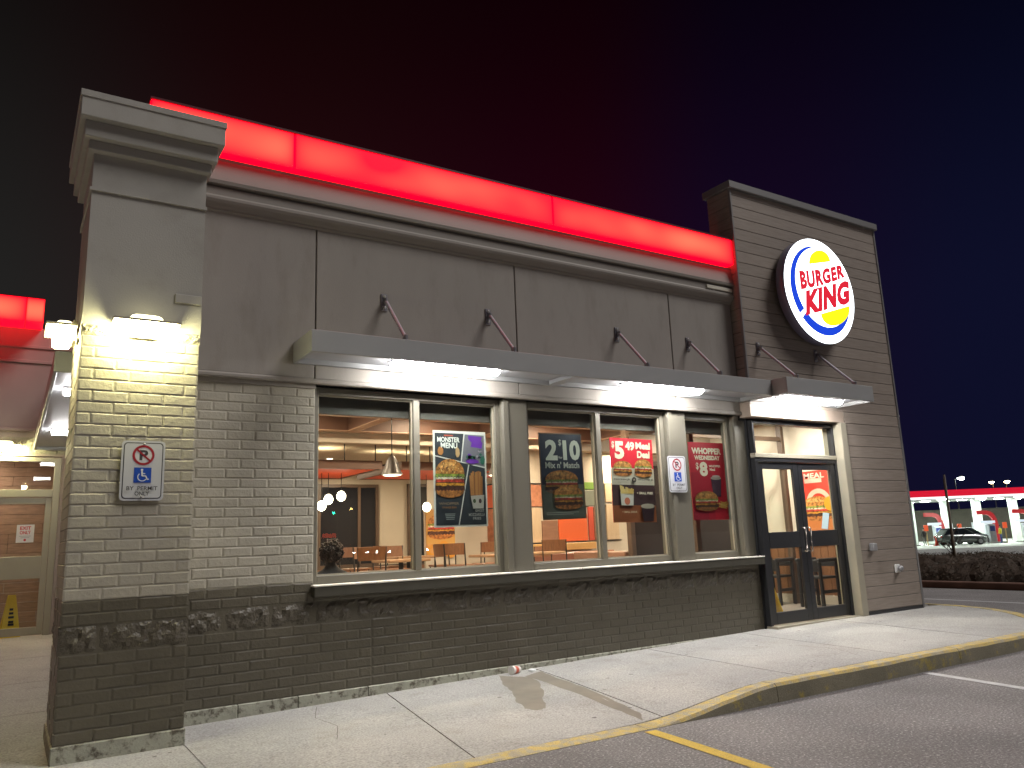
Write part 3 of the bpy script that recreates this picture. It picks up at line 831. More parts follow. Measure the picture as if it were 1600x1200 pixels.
def canopy_light(x0, x1, y, z, label, w=0.085, rz=False):
    t = thing('canopy_light', label, 'light', ((x0 + x1) / 2, y, z), 'tube lights under the canopies')
    m = MB(); m.cbox(x0, x1, y - w - 0.012, y + w + 0.012, z - 0.008, z + 0.012, 0.003); part('housing', m, M_white, t)
    n = 6; prof = [(y + w * math.cos(math.pi * k / n), z - 0.009 - 0.055 * math.sin(math.pi * k / n)) for k in range(n + 1)]
    m = MB(); m.sweep_x(prof, x0 + 0.01, x1 - 0.01); part('lens', m, M_tube_light, t)
    return t
canopy_light(3.03, 4.22, 6.84, 3.153, 'bright tube light under the canopy above the widest pair of windows')
canopy_light(5.98, 7.20, 6.84, 3.153, 'bright tube light under the canopy near the middle of the window row')
canopy_light(8.58, 9.80, 6.70, 3.146, 'bright tube light under the canopy above the entrance doors')
canopy_light(0.38, 0.70, 9.4, 3.148, 'bright tube light under the near end of the side canopy', 0.10)
canopy_light(0.40, 0.72, 12.6, 3.148, 'added tube light brightening the far soffit of the side canopy', 0.10)  # extra lamp, added to brighten the dark side soffit

def brace(x, yw, zw, ye, ze, label):
    t = thing('canopy_brace', label, 'brace', (x, yw, zw), 'steel braces holding the canopies')
    m = MB(); m.cbox(x - 0.035, x + 0.035, yw - 0.012, yw, zw - 0.09, zw + 0.09, 0.004); part('wall_plate', m, M_steel, t)
    for dz in (-0.06, 0.06):
        part('bolt', MB().lathe([(0.016, 0), (0.016, -0.012), (0.008, -0.018)], (x, yw - 0.012, zw + dz), 8, axis='y'), mat('bolt_zinc', (0.6, 0.6, 0.58), 0.35, metal=0.6, var=0), t)
    m = MB(); m.cbox(x - 0.012, x + 0.012, yw - 0.075, yw - 0.013, zw - 0.03, zw + 0.03, 0.004); part('lug', m, M_steel, t)
    m = MB(); m.tube([(x, yw - 0.05, zw), (x, ye, ze)], 0.019, 8); part('rod', m, mat('rod_paint', (0.42, 0.40, 0.44), 0.4, metal=0.3, var=0.05), t)
    m = MB(); m.cbox(x - 0.014, x + 0.014, ye - 0.04, ye + 0.03, ze - 0.06, ze + 0.02, 0.004); part('foot_lug', m, M_steel, t)
for x_, l_ in ((3.09, 'steel brace above the first tube light, nearest the brick pier'), (4.33, 'second steel brace from the brick pier above the window canopy'), (6.185, 'third steel brace from the brick pier above the window canopy'), (7.40, 'fourth steel brace from the brick pier, beside the wood clad tower')):
    brace(x_, YW - 0.03, 3.84, 6.67, 3.355, l_)
brace(8.575, YT, 3.855, 6.44, 3.36, 'steel brace on the tower at its inner corner')
brace(9.825, YT, 3.865, 6.44, 3.36, 'steel brace on the tower below the round sign')

# ------------------------------------------------------------------ wall lamps
M_lamp = lit('lamp_lens_warm', (1.0, 0.94, 0.50), 120.0)
M_lamp_top = lit('lamp_cap_glow', (1.0, 0.93, 0.55), 4.0)
def wall_lamp(loc, rz, label):
    """built facing -y with its back at y = 0"""
    t = bpy.data.objects.new('wall_lamp', None); t.empty_display_size = 0.2
    link(t); tag(t, label, 'wall lamp', 'wall lamps on the brick piers')
    m = MB(); m.cbox(-0.12, 0.12, -0.03, 0.0, -0.09, 0.08, 0.005); part('back_plate', m, M_alum_l, t)
    m = MB(); m.sweep_x([(-0.03, 0.0), (-0.03, -0.075), (-0.045, -0.088), (-0.135, -0.088), (-0.152, -0.075), (-0.158, 0.0)], -0.21, 0.21); part('lens', m, M_lamp, t)
    m = MB(); m.cbox(-0.24, 0.24, -0.215, -0.001, 0.002, 0.020, 0.004); part('brim', m, M_alum_l, t)
    m = MB(); rings = []
    for k in range(6):
        a = k / 5 * math.pi / 2; sc = math.cos(a) ** 0.6 * 0.5 + 0.5; z = 0.021 + 0.055 * math.sin(a)
        rings.append([(0.125 * sc * cx - (0.02 if False else 0), -0.085 + 0.062 * sc * cy, z) for cx, cy in [(math.copysign(abs(math.cos(b)) ** 0.5, math.cos(b)), math.copysign(abs(math.sin(b)) ** 0.5, math.sin(b))) for b in [2 * math.pi * q / 20 for q in range(20)]]])
    V = [q for r_ in rings for q in r_]
    m.idx(V, [(i * 20 + q, i * 20 + (q + 1) % 20, (i + 1) * 20 + (q + 1) % 20, (i + 1) * 20 + q) for i in range(5) for q in range(20)], 0, True); m.face(rings[-1]); part('top_lens', m, M_lamp_top, t)
    t.location = loc; t.rotation_euler = (0, 0, rz)
    return t
wall_lamp((0.79, YP - 0.02, 3.150), 0, 'glowing wall lamp on the front of the brick pier above the parking sign')
wall_lamp((PX0 - 0.018, 6.93, 3.150), -math.pi / 2, 'glowing wall lamp on the narrow side face of the brick pier')
wall_lamp((-0.16, 14.76, 3.16), 0, 'glowing wall lamp above the side door behind the pier')

# ------------------------------------------------------------------ printed things
def text_geo(body, shear=0.0, bold=0.0, spacing=1.0):
    cu = bpy.data.curves.new('t', 'FONT'); cu.body = body; cu.size = 1.0; cu.shear = shear; cu.offset = bold
    cu.space_character = spacing; cu.align_x = 'CENTER'; cu.resolution_u = 3
    ob = bpy.data.objects.new('t', cu); COL.objects.link(ob)
    dg = bpy.context.evaluated_depsgraph_get(); dg.update()
    me = bpy.data.meshes.new_from_object(ob.evaluated_get(dg))
    vs_ = [(v.co.x, v.co.y) for v in me.vertices]; fs = [tuple(p.vertices) for p in me.polygons]
    bpy.data.objects.remove(ob); bpy.data.curves.remove(cu); bpy.data.meshes.remove(me)
    return vs_, fs

class Print:
    """flat print in the plane facing -y; u right, v up, in metres"""
    def __init__(s): s.mb = MB(); s.mats = []; s.keys = {}; s.layer = 0; s.step = 0.0006
    def mi(s, c):
        mt = c if not isinstance(c, tuple) else flat(c)
        if mt.name not in s.keys: s.keys[mt.name] = len(s.mats); s.mats.append(mt)
        return s.keys[mt.name]
    def poly(s, pts, c, up=True):
        if up: s.layer += 1
        y = -s.layer * s.step
        s.mb.face([(u, y, v) for u, v in pts], s.mi(c))
    def rect(s, u0, v0, u1, v1, c, up=True): s.poly([(u0, v0), (u1, v0), (u1, v1), (u0, v1)], c, up)
    def ell(s, cu, cv, ru, rv, c, a0=0, a1=360, n=24, rough=0.0, up=True):
        s.poly([(cu + ru * math.cos(R(a0 + (a1 - a0) * k / n)) * (1 + random.uniform(-rough, rough)), cv + rv * math.sin(R(a0 + (a1 - a0) * k / n)) * (1 + random.uniform(-rough, rough))) for k in range(n + (0 if a1 - a0 >= 360 else 1))], c, up)
    def ring(s, cu, cv, r0, r1, c, n=32):
        s.layer += 1; y = -s.layer * s.step; i = s.mi(c)
        for k in range(n):
            a, b = 2 * math.pi * k / n, 2 * math.pi * (k + 1) / n
            s.mb.face([(cu + r1 * math.cos(a), y, cv + r1 * math.sin(a)), (cu + r1 * math.cos(b), y, cv + r1 * math.sin(b)), (cu + r0 * math.cos(b), y, cv + r0 * math.sin(b)), (cu + r0 * math.cos(a), y, cv + r0 * math.sin(a))], i)
    def line(s, p, q, w, c):
        a, b = Vector(p), Vector(q); d = (b - a).normalized(); n_ = Vector((-d.y, d.x)) * w / 2
        s.poly([tuple(a - n_), tuple(b - n_), tuple(b + n_), tuple(a + n_)], c)
    def text(s, body, cu, cv, w, h, c, shear=0.0, bold=0.0, rot=0.0, warp=None, spacing=1.0):
        vs_, fs = text_geo(body, shear, bold, spacing)
        x0, x1 = min(v[0] for v in vs_), max(v[0] for v in vs_); y0, y1 = min(v[1] for v in vs_), max(v[1] for v in vs_)
        s.layer += 1; y = -s.layer * s.step; ca, sa = math.cos(rot), math.sin(rot); V = []
        for a, b in vs_:
            p, q = ((a - x0) / (x1 - x0) - 0.5) * w, ((b - y0) / (y1 - y0) - 0.5) * h
            if warp: p, q = warp(p / w, q / h, w, h)
            V.append((cu + p * ca - q * sa, y, cv + p * sa + q * ca))
        s.mb.idx(V, fs, s.mi(c))
    def build(s, parent, origin, name='print'):
        # vertices are moved to the world place of the parent
        s.mb.v = [(x + origin[0], y + origin[1], z + origin[2]) for x, y, z in s.mb.v]
        return part(name, s.mb, s.mats, parent)

WHITE = (0.75, 0.75, 0.75); CREAM = (0.72, 0.63, 0.47); BLACKC = (0.02, 0.02, 0.022); REDC = (0.55, 0.015, 0.025); NAVY = (0.012, 0.014, 0.03)
def burger(p, cx, cy, w, h, k=1.0, seeds=False):
    food = lambda q: mat('food_%d_%d_%d' % tuple(int(c * 999) for c in q), q, 0.4, var=0.8, vscale=24, speck=0.35, sscale=70)
    B1, B2, LT, TM, PT, WH = [food(tuple(c * k for c in q)) for q in ((0.45, 0.19, 0.05), (0.36, 0.14, 0.04), (0.22, 0.28, 0.05), (0.42, 0.05, 0.03), (0.075, 0.03, 0.02), (0.6, 0.52, 0.4))]
    p.ell(cx, cy - 0.30 * h, 0.46 * w, 0.15 * h, B2, 180, 360, 18)
    p.rect(cx - 0.46 * w, cy - 0.31 * h, cx + 0.46 * w, cy - 0.26 * h, B2)
    p.poly([(cx + 0.5 * w * (-1 + 2 * i / 18), cy - 0.29 * h + (0.03 * h if i % 2 else 0)) for i in range(19)] + [(cx + 0.49 * w * (1 - 2 * i / 10), cy - 0.06 * h + random.uniform(-.02, .02) * h) for i in range(11)], PT)
    p.poly([(cx + 0.49 * w * (-1 + 2 * i / 12), cy - 0.15 * h + random.uniform(-.03, .015) * h) for i in range(13)] + [(cx + 0.48 * w, cy - 0.10 * h), (cx - 0.48 * w, cy - 0.10 * h)], food(tuple(c * k for c in (0.50, 0.24, 0.03))))
    p.poly([(cx - 0.47 * w, cy - 0.08 * h), (cx + 0.47 * w, cy - 0.08 * h), (cx + 0.46 * w, cy + 0.0 * h), (cx - 0.46 * w, cy + 0.0 * h)], TM)
    p.poly([(cx + 0.48 * w * (-1 + 2 * i / 10), cy - 0.005 * h + random.uniform(-.012, .012) * h) for i in range(11)] + [(cx + 0.46 * w, cy + 0.045 * h), (cx - 0.46 * w, cy + 0.045 * h)], WH)
    p.poly([(cx + 0.53 * w * (-1 + 2 * i / 20), cy + 0.035 * h + (0.045 * h if i % 2 else -0.015 * h) + random.uniform(-.012, .012) * h) for i in range(21)] + [(cx + 0.46 * w, cy + 0.15 * h), (cx - 0.46 * w, cy + 0.15 * h)], LT)
    p.ell(cx, cy + 0.12 * h, 0.49 * w, 0.36 * h, B1, 0, 180, 18)
    p.ell(cx - 0.06 * w, cy + 0.24 * h, 0.30 * w, 0.17 * h, food(tuple(c * k for c in (0.58, 0.29, 0.09))), 10, 170, 12)
    if seeds:
        for i in range(34):
            a, r_ = random.uniform(0.1, 3.0), random.uniform(0.2, 0.95)
            p.ell(cx + 0.45 * w * r_ * math.cos(a), cy + 0.14 * h + 0.31 * h * r_ * math.sin(a), 0.014 * w, 0.022 * h, (0.06, 0.03, 0.02) if i % 2 else (0.62, 0.4, 0.16), n=6, up=(i == 0))

def poster_thing(x0, z0, w, h, label, border=0.0, bcol=None, y=None, tilt=0.0, name='poster'):
    y = (YG + 0.03) if y is None else y
    t = thing(name, label, 'poster', (x0, y, z0), None)
    part('sheet', MB().box(x0, x0 + w, y - 0.003, y + 0.003, z0, z0 + h), flat(bcol or (0.03, 0.03, 0.035)), t)
    return t, (x0, y - 0.0035, z0)

# posters hang inside the glass
YPO = YG + 0.05
# 1: comic panels with tall burger
t, og = poster_thing(3.725, 1.552, 0.648, 1.022, 'dark comic panel poster with tall seeded burger and purple corner', bcol=(0.62, 0.60, 0.54), y=YPO)
p = Print(); w, h = 0.648, 1.022
DK = (0.030, 0.034, 0.040); GY = (0.16, 0.15, 0.17); PU = (0.13, 0.035, 0.30)
p.poly([(0.022, 0.755), (0.33, 0.695), (0.372, 0.995), (0.022, 0.995)], DK)
p.poly([(0.342, 0.692), (0.626, 0.64), (0.626, 0.985), (0.386, 0.99)], GY)
p.poly([(0.022, 0.022), (0.285, 0.022), (0.42, 0.665), (0.022, 0.742)], DK)
p.poly([(0.297, 0.022), (0.626, 0.022), (0.626, 0.625), (0.434, 0.662)], DK)
p.poly([(0.43, 0.98), (0.60, 0.965), (0.585, 0.93), (0.605, 0.90), (0.59, 0.84), (0.455, 0.855), (0.47, 0.90), (0.425, 0.94)], PU)
p.text('MONSTER', 0.185, 0.925, 0.27, 0.055, (0.66, 0.66, 0.60), bold=0.03)
p.text('MENU', 0.19, 0.862, 0.20, 0.060, (0.66, 0.66, 0.60), bold=0.03)
p.rect(0.13, 0.962, 0.24, 0.976, (0.42, 0.08, 0.04))
p.ell(0.085, 0.80, 0.035, 0.045, (0.40, 0.17, 0.05), rough=0.1); p.ell(0.29, 0.79, 0.026, 0.055, (0.42, 0.26, 0.12), rough=0.1)
for i in range(14):
    p.ell(0.40 + random.uniform(0, 0.19), 0.70 + random.uniform(0, 0.12), random.uniform(.012, .03), random.uniform(.008, .02), random.choice(((0.36, 0.32, 0.34), (0.03, 0.03, 0.04), PU, (0.03, 0.11, 0.075))), n=7, rough=0.25, up=(i == 0))
p.ell(0.47, 0.695, 0.08, 0.025, PU, rough=0.1); p.ell(0.60, 0.71, 0.03, 0.05, (0.03, 0.12, 0.08), rough=0.2)
burger(p, 0.19, 0.505, 0.355, 0.44, 0.85, True)
for i in range(9):
    u = 0.435 + 0.017 * i; v = 0.56 + random.uniform(-0.03, 0.035)
    p.line((0.445 + 0.015 * i, 0.33), (u, v), 0.026, random.choice(((0.27, 0.11, 0.035), (0.34, 0.15, 0.05), (0.20, 0.075, 0.025))))
p.poly([(0.43, 0.325), (0.60, 0.335), (0.585, 0.19), (0.455, 0.19)], (0.36, 0.33, 0.29))
p.ell(0.475, 0.27, 0.018, 0.022, (0.05, 0.07, 0.03)); p.ell(0.545, 0.27, 0.018, 0.025, (0.06, 0.03, 0.03))
p.text('GHOST', 0.535, 0.168, 0.11, 0.028, (0.26, 0.25, 0.23), bold=0.02); p.text('MOZZARELLA', 0.50, 0.125, 0.20, 0.030, (0.26, 0.25, 0.23), bold=0.02); p.text('FRIES', 0.50, 0.085, 0.10, 0.028, (0.26, 0.25, 0.23), bold=0.02)
p.text('WHOPPER', 0.165, 0.245, 0.24, 0.026, (0.22, 0.15, 0.09), bold=0.02); p.text('ORANGE BUN', 0.165, 0.205, 0.17, 0.02, (0.30, 0.13, 0.04), bold=0.01)
for k in range(4): p.rect(0.115 + 0.004 * k, 0.132 - 0.018 * k, 0.235 - 0.004 * k, 0.140 - 0.018 * k, (0.24, 0.26, 0.24))
p.build(t, og)
# 2: mix and match
t, og = poster_thing(5.098, 1.60, 0.620, 1.0, 'dark blue and grey poster reading 2 for 10 with two burgers', bcol=(0.10, 0.06, 0.035), y=YPO)
p = Print()
p.rect(0.014, 0.40, 0.606, 0.985, (0.010, 0.012, 0.026)); p.rect(0.014, 0.014, 0.606, 0.40, (0.075, 0.08, 0.062))
p.text('2', 0.17, 0.80, 0.17, 0.24, (0.46, 0.46, 0.38), bold=0.045); p.text('10', 0.46, 0.80, 0.25, 0.24, (0.46, 0.46, 0.38), bold=0.045)
p.text('$', 0.295, 0.885, 0.04, 0.08, (0.40, 0.40, 0.34), bold=0.02); p.text('for', 0.295, 0.715, 0.06, 0.03, (0.40, 0.40, 0.34), bold=0.02)
p.text("Mix n' Match", 0.315, 0.625, 0.49, 0.075, (0.34, 0.34, 0.29), bold=0.03)
burger(p, 0.29, 0.42, 0.48, 0.30, 0.40); burger(p, 0.37, 0.245, 0.42, 0.30, 0.50)
for k in range(3): p.rect(0.035, 0.325 - 0.016 * k, 0.145, 0.333 - 0.016 * k, (0.06, 0.06, 0.05)); p.rect(0.05, 0.185 - 0.016 * k, 0.12, 0.193 - 0.016 * k, (0.06, 0.06, 0.05))
p.rect(0.04, 0.075, 0.5, 0.083, (0.2, 0.2, 0.17)); p.rect(0.04, 0.055, 0.42, 0.063, (0.2, 0.2, 0.17))
p.build(t, og); t.rotation_euler = (0, R(-0.9), 0)
# 3: meal deal
t, og = poster_thing(6.125, 1.552, 0.690, 1.030, 'red poster reading 5.49 Meal Deal above two burgers and fries', bcol=REDC, y=YPO)
p = Print()
p.rect(0, 0.66, 0.69, 1.03, (0.58, 0.02, 0.035)); p.rect(0, 0.455, 0.69, 0.66, (0.42, 0.37, 0.29)); p.rect(0, 0.205, 0.69, 0.455, (0.045, 0.022, 0.022)); p.rect(0, 0, 0.69, 0.205, (0.21, 0.062, 0.022))
p.text('5', 0.145, 0.88, 0.15, 0.22, CREAM, bold=0.05); p.text('$', 0.045, 0.94, 0.045, 0.09, CREAM, bold=0.03); p.text('49', 0.315, 0.935, 0.15, 0.11, CREAM, bold=0.045)
p.text('Meal', 0.53, 0.945, 0.24, 0.09, CREAM, bold=0.05); p.text('Deal', 0.53, 0.835, 0.21, 0.09, CREAM, bold=0.05)
burger(p, 0.18, 0.65, 0.30, 0.20, 0.9); burger(p, 0.51, 0.66, 0.29, 0.24, 0.95)
p.text('CHICKEN JR.', 0.155, 0.517, 0.26, 0.026, (0.05, 0.03, 0.02), bold=0.03); p.text('WHOPPER JR.', 0.535, 0.517, 0.26, 0.026, (0.05, 0.03, 0.02), bold=0.03); p.ell(0.345, 0.517, 0.034, 0.034, (0.045, 0.03, 0.025))
p.text('OR', 0.345, 0.517, 0.035, 0.022, CREAM, bold=0.02)
p.poly([(0.12, 0.205), (0.31, 0.205), (0.325, 0.37), (0.11, 0.37)], (0.48, 0.44, 0.38)); p.ell(0.215, 0.255, 0.045, 0.045, (0.45, 0.13, 0.07))
for i in range(10): p.line((0.13 + 0.019 * i, 0.345), (0.115 + 0.022 * i, 0.42 + random.uniform(-.02, .025)), 0.02, random.choice(((0.5, 0.33, 0.09), (0.56, 0.40, 0.14))))
p.text('+ SMALL FRIES', 0.50, 0.355, 0.26, 0.03, CREAM, bold=0.02); p.text('+ SMALL DRINK', 0.24, 0.125, 0.24, 0.024, (0.5, 0.4, 0.28), bold=0.02)
p.poly([(0.455, 0.01), (0.615, 0.01), (0.645, 0.19), (0.425, 0.19)], (0.028, 0.012, 0.014)); p.ell(0.535, 0.195, 0.115, 0.03, (0.30, 0.26, 0.20))
p.build(t, og); t.rotation_euler = (0, R(0.7), 0)
# 4: wednesday
t, og = poster_thing(7.462, 1.552, 0.676, 1.02, 'dark red poster reading Wednesday 8 dollars with burger, fries and cola', bcol=(0.42, 0.012, 0.025), y=YPO)
p = Print()
p.rect(0, 0.0, 0.40, 0.62, (0.32, 0.010, 0.022)); p.rect(0.0, 0.0, 0.28, 0.10, (0.24, 0.008, 0.02))
p.text('WHOPPER', 0.33, 0.905, 0.55, 0.085, CREAM, bold=0.05); p.text('WEDNESDAY', 0.335, 0.815, 0.48, 0.060, CREAM, bold=0.045)
p.text('8', 0.25, 0.665, 0.15, 0.19, CREAM, bold=0.05); p.text('$', 0.135, 0.70, 0.05, 0.10, CREAM, bold=0.03); p.text('WHOPPER', 0.46, 0.705, 0.22, 0.03, CREAM, bold=0.03); p.text('Meal', 0.41, 0.66, 0.10, 0.035, CREAM, bold=0.03)
p.poly([(0.39, 0.30), (0.53, 0.30), (0.56, 0.54), (0.365, 0.54)], (0.05, 0.022, 0.035)); p.ell(0.46, 0.545, 0.10, 0.022, (0.32, 0.27, 0.22)); p.ell(0.465, 0.57, 0.075, 0.014, (0.42, 0.36, 0.3))
for i in range(16): p.line((0.44 + random.uniform(0, 0.20), 0.14 + random.uniform(0, 0.08)), (0.46 + random.uniform(0, 0.21), 0.16 + random.uniform(0, 0.10)), 0.018, random.choice(((0.46, 0.25, 0.05), (0.38, 0.19, 0.04), (0.5, 0.3, 0.08))))
burger(p, 0.245, 0.24, 0.43, 0.28, 0.62)
p.build(t, og)

# parking signs
def parking_sign(x0, z0, y, label):
    w, h = 0.305, 0.455
    t = thing('parking_sign', label, 'sign', (x0 + w / 2, y, z0), 'no parking signs')
    m = MB(); r = 0.03; pts = []
    for cx, cz, a in ((w - r, r, -90), (w - r, h - r, 0), (r, h - r, 90), (r, r, 180)):
        for k in range(6): pts.append((x0 + cx + r * math.cos(R(a + 18 * k)), z0 + cz + r * math.sin(R(a + 18 * k))))
    m.face([(a, y, b) for a, b in pts]); m.face([(a, y + 0.004, b) for a, b in pts][::-1])
    for i in range(len(pts)):
        a, b = pts[i], pts[(i + 1) % len(pts)]; m.face([(a[0], y, a[1]), (a[0], y + 0.004, a[1]), (b[0], y + 0.004, b[1]), (b[0], y, b[1])])
    part('plate', m, mat('sign_face', (0.56, 0.57, 0.60), 0.35, var=0.03), t)
    p = Print(); K = (0.05, 0.05, 0.055)
    def rr(a, b, rad, c):
        P_ = []
        for cx, cz, an in ((w - a - rad, a + rad, -90), (w - a - rad, h - a - rad, 0), (a + rad, h - a - rad, 90), (a + rad, a + rad, 180)):
            for k in range(6): P_.append((cx + rad * math.cos(R(an + 18 * k)), cz + rad * math.sin(R(an + 18 * k))))
        p.poly(P_, c)
    rr(0.014, 0, 0.026, K); rr(0.021, 0, 0.022, MATS['sign_face'])
    p.ell(0.1525, 0.345, 0.066, 0.066, (0.62, 0.62, 0.63))
    p.text('P', 0.155, 0.345, 0.06, 0.078, K, bold=0.035)
    p.ring(0.1525, 0.345, 0.060, 0.077, (0.33, 0.018, 0.03)); p.line((0.105, 0.388), (0.20, 0.302), 0.013, (0.33, 0.018, 0.03))
    BL = (0.012, 0.07, 0.42); p.rect(0.092, 0.135, 0.213, 0.25, BL)
    W_ = (0.68, 0.70, 0.75)
    p.ell(0.147, 0.232, 0.009, 0.009, W_); p.line((0.147, 0.222), (0.150, 0.185), 0.012, W_); p.line((0.149, 0.205), (0.170, 0.203), 0.007, W_); p.line((0.149, 0.187), (0.176, 0.186), 0.009, W_); p.line((0.174, 0.187), (0.187, 0.158), 0.009, W_); p.line((0.186, 0.159), (0.197, 0.162), 0.007, W_)
    pr = [(0.150 + 0.031 * math.cos(R(a)), 0.178 + 0.031 * math.sin(R(a))) for a in range(130, 346, 18)]
    for a, b in zip(pr[:-1], pr[1:]): p.line(a, b, 0.007, W_)
    p.text('BY  PERMIT', 0.1525, 0.092, 0.215, 0.030, K, bold=0.015); p.text('ONLY', 0.1525, 0.052, 0.10, 0.030, K, bold=0.015)
    p.build(t, (x0, y - 0.0005, z0))
    for dz in (0.025, 0.43):
        part('bolt', MB().lathe([(0.009, 0), (0.009, -0.006), (0.004, -0.009)], (x0 + w / 2, y - 0.0105, z0 + dz), 8, axis='y'), M_steel, t)
    return t
parking_sign(0.678, 1.800, YP - 0.028, 'no parking by permit sign on the brick pier below the wall lamp')
parking_sign(6.893, 1.898, 7.185, 'no parking by permit sign on the window post between two posters')

# round illuminated sign
LX, LY, LZ, LR = 9.815, 6.78, 4.805, 0.80
t = thing('round_logo_sign', 'large round glowing white sign with red lettering and blue swoosh on the tower', 'sign', (LX, YT, LZ))
part('sign_can', MB().lathe([(LR * 0.985, 0.158), (LR, 0.145), (LR, 0.004), (LR * 0.985, 0.0)], (LX, LY, LZ), 64, axis='y'), mat('sign_can_metal', (0.20, 0.185, 0.26), 0.4, metal=0.3, var=0), t)
part('mount_ring', MB().lathe([(LR * 0.6, 0.158), (LR * 0.6, 0.22)], (LX, LY, LZ), 32, axis='y'), M_dark_metal, t)
E_W = lit('sign_white_glow', (0.90, 0.96, 1.0), 4.5); E_B = lit('sign_blue_glow', (0.0, 0.055, 0.72), 1.0); E_Y = lit('sign_yellow_glow', (1.0, 0.86, 0.0), 1.25); E_R = lit('sign_red_glow', (0.75, 0.008, 0.03), 1.0)
part('lit_face', MB().lathe([(0.001, -0.006), (LR * 0.95, -0.006), (LR * 0.985, -0.003), (LR * 0.997, 0.003)], (LX, LY, LZ), 64, axis='y'), E_W, t)
p = Print(); p.step = 0.0012; q = LR * 0.99
# blue swoosh: outer and inner arcs
outer, inner = [], []
for k in range(0, 41):
    a = 93 + (341 - 93) * k / 40
    ro = 0.86
    th = 0.18 * math.sin(math.pi * min(k / 40 * 0.98 + 0.01, 1)) ** 0.7
    th *= 0.75 + 0.5 * (k / 40)
    outer.append((q * ro * math.cos(R(a)), q * ro * math.sin(R(a)))); inner.append((q * (ro - th) * math.cos(R(a)) + 0.0, q * (ro - th) * math.sin(R(a))))
p.layer += 1
for k in range(40):
    if 219 < 93 + 248 * (k + 0.5) / 40 < 226: continue
    p.mb.face([(outer[k][0], -0.0012, outer[k][1]), (inner[k][0], -0.0012, inner[k][1]), (inner[k + 1][0], -0.0012, inner[k + 1][1]), (outer[k + 1][0], -0.0012, outer[k + 1][1])], p.mi(E_B))
sh = lambda u, v: v + 0.24 * u
p.poly([(q * (0.07 + 0.33 * math.cos(R(a))), q * (0.555 + 0.24 * (0.33 * math.cos(R(a))) + 0.25 * math.sin(R(a)))) for a in range(0, 181, 10)], E_Y)
p.poly([(q * (0.37 + 0.46 * math.cos(R(a))), q * (-0.32 + 0.30 * (0.46 * math.cos(R(a))) + 0.30 * math.sin(R(a)))) for a in range(180, 361, 10)], E_Y)
def warpB(u, v, w, h):
    s_ = 1.12 - 0.30 * (u + 0.5)
    return u * w, v * h * s_ + 0.29 * u * w + 0.10 * (u * u) * w
p.text('BURGER', 0.105 * q, 0.285 * q, 1.38 * q, 0.33 * q, E_R, bold=0.066, spacing=1.1, warp=warpB)
def warpK(u, v, w, h):
    return u * w + v * h * 0.16, v * h + 0.30 * u * w
p.text('KING', 0.19 * q, -0.10 * q, 1.36 * q, 0.49 * q, E_R, bold=0.07, warp=warpK, spacing=1.08)
p.build(t, (LX, LY - 0.0065, LZ), 'lit_lettering')

# ------------------------------------------------------------------ side wall and wing behind the pier
YV = 14.8
part('side_wall', MB().box(0.85, 1.0, 7.42, YV, 0.0, 4.6), M_stucco, BLD)
m = MB(); m.box(-7.0, -1.45, YV, YV + 0.2, 0.1, 3.0); m.box(-7.0, 0.99, YV, YV + 0.2, 3.02, 5.15); m.box(0.66, 0.99, YV, YV + 0.2, 0.1, 3.02)
wing = part('wing_wall', m, mat('wing_stucco', (0.40, 0.33, 0.29), 0.8, var=0.06, vscale=2), BLD)
for i in range(14):
    o = bpy.data.objects.new('rough_block', rough_mesh(0.36, 0.30, M_rough_l, 90 + i % 4, 0.02, 11, 8)); o.location = (-3.6 + 0.365 * i - 0.55, YV - 0.012, 3.05); o.scale = (1, 1, 0.9); link(o, wing)
for k, z in enumerate((3.42, 4.55, 4.80)):
    part('wing_moulding', MB().cbox(-7, 0.98, YV - 0.018, YV, z, z + 0.05, 0.004), mat('wing_stucco', (0.4, 0.33, 0.29)), wing)
light_band([-6.5, -3.0, -0.02, 0.235], 14.30, 5.12, 5.53, 'short glowing red light band on the wing behind the pier', 0.5)
# side door
m = MB(); yd = YV - 0.01
m.cbox(-1.45, -1.38, yd, yd + 0.1, 0.2, 3.0, 0.004); m.cbox(0.56, 0.655, yd, yd + 0.1, 0.2, 3.0, 0.004); m.cbox(-1.38, 0.56, yd, yd + 0.1, 2.36, 2.48, 0.004); m.cbox(-1.38, 0.56, yd, yd + 0.1, 2.93, 3.0, 0.004)
part('side_door_frame', m, M_alum_l, BLD)
m = MB(); m.cbox(-0.40, -0.30, yd + 0.02, yd + 0.07, 0.22, 2.35, 0.004); m.cbox(0.47, 0.555, yd + 0.02, yd + 0.07, 0.22, 2.35, 0.004)
m.cbox(-0.30, 0.47, yd + 0.02, yd + 0.07, 2.25, 2.35, 0.004); m.cbox(-0.30, 0.47, yd + 0.02, yd + 0.07, 0.22, 0.34, 0.004); m.cbox(-0.30, 0.47, yd + 0.02, yd + 0.07, 1.08, 1.43, 0.004)
sdoor = part('side_door', m, M_alum_l, BLD)
part('pane', MB().box(-0.31, 0.48, yd + 0.04, yd + 0.047, 1.42, 2.26), M_glass_d, sdoor)
part('pane', MB().box(-0.31, 0.48, yd + 0.04, yd + 0.047, 0.33, 1.09), M_glass_d, sdoor)
part('transom_pane', MB().box(-1.39, 0.57, yd + 0.04, yd + 0.047, 2.47, 2.94), M_glass_d, sdoor)
part('pane', MB().box(-1.39, -0.39, yd + 0.04, yd + 0.047, 0.2, 2.37), M_glass_d, sdoor)
t = thing('exit_notice', 'small white paper reading EXIT ONLY on the side door glass', 'notice', (0.22, yd + 0.03, 1.64))
part('paper', MB().box(0.105, 0.345, yd + 0.03, yd + 0.032, 1.645, 1.925), flat((0.72, 0.70, 0.70)), t)
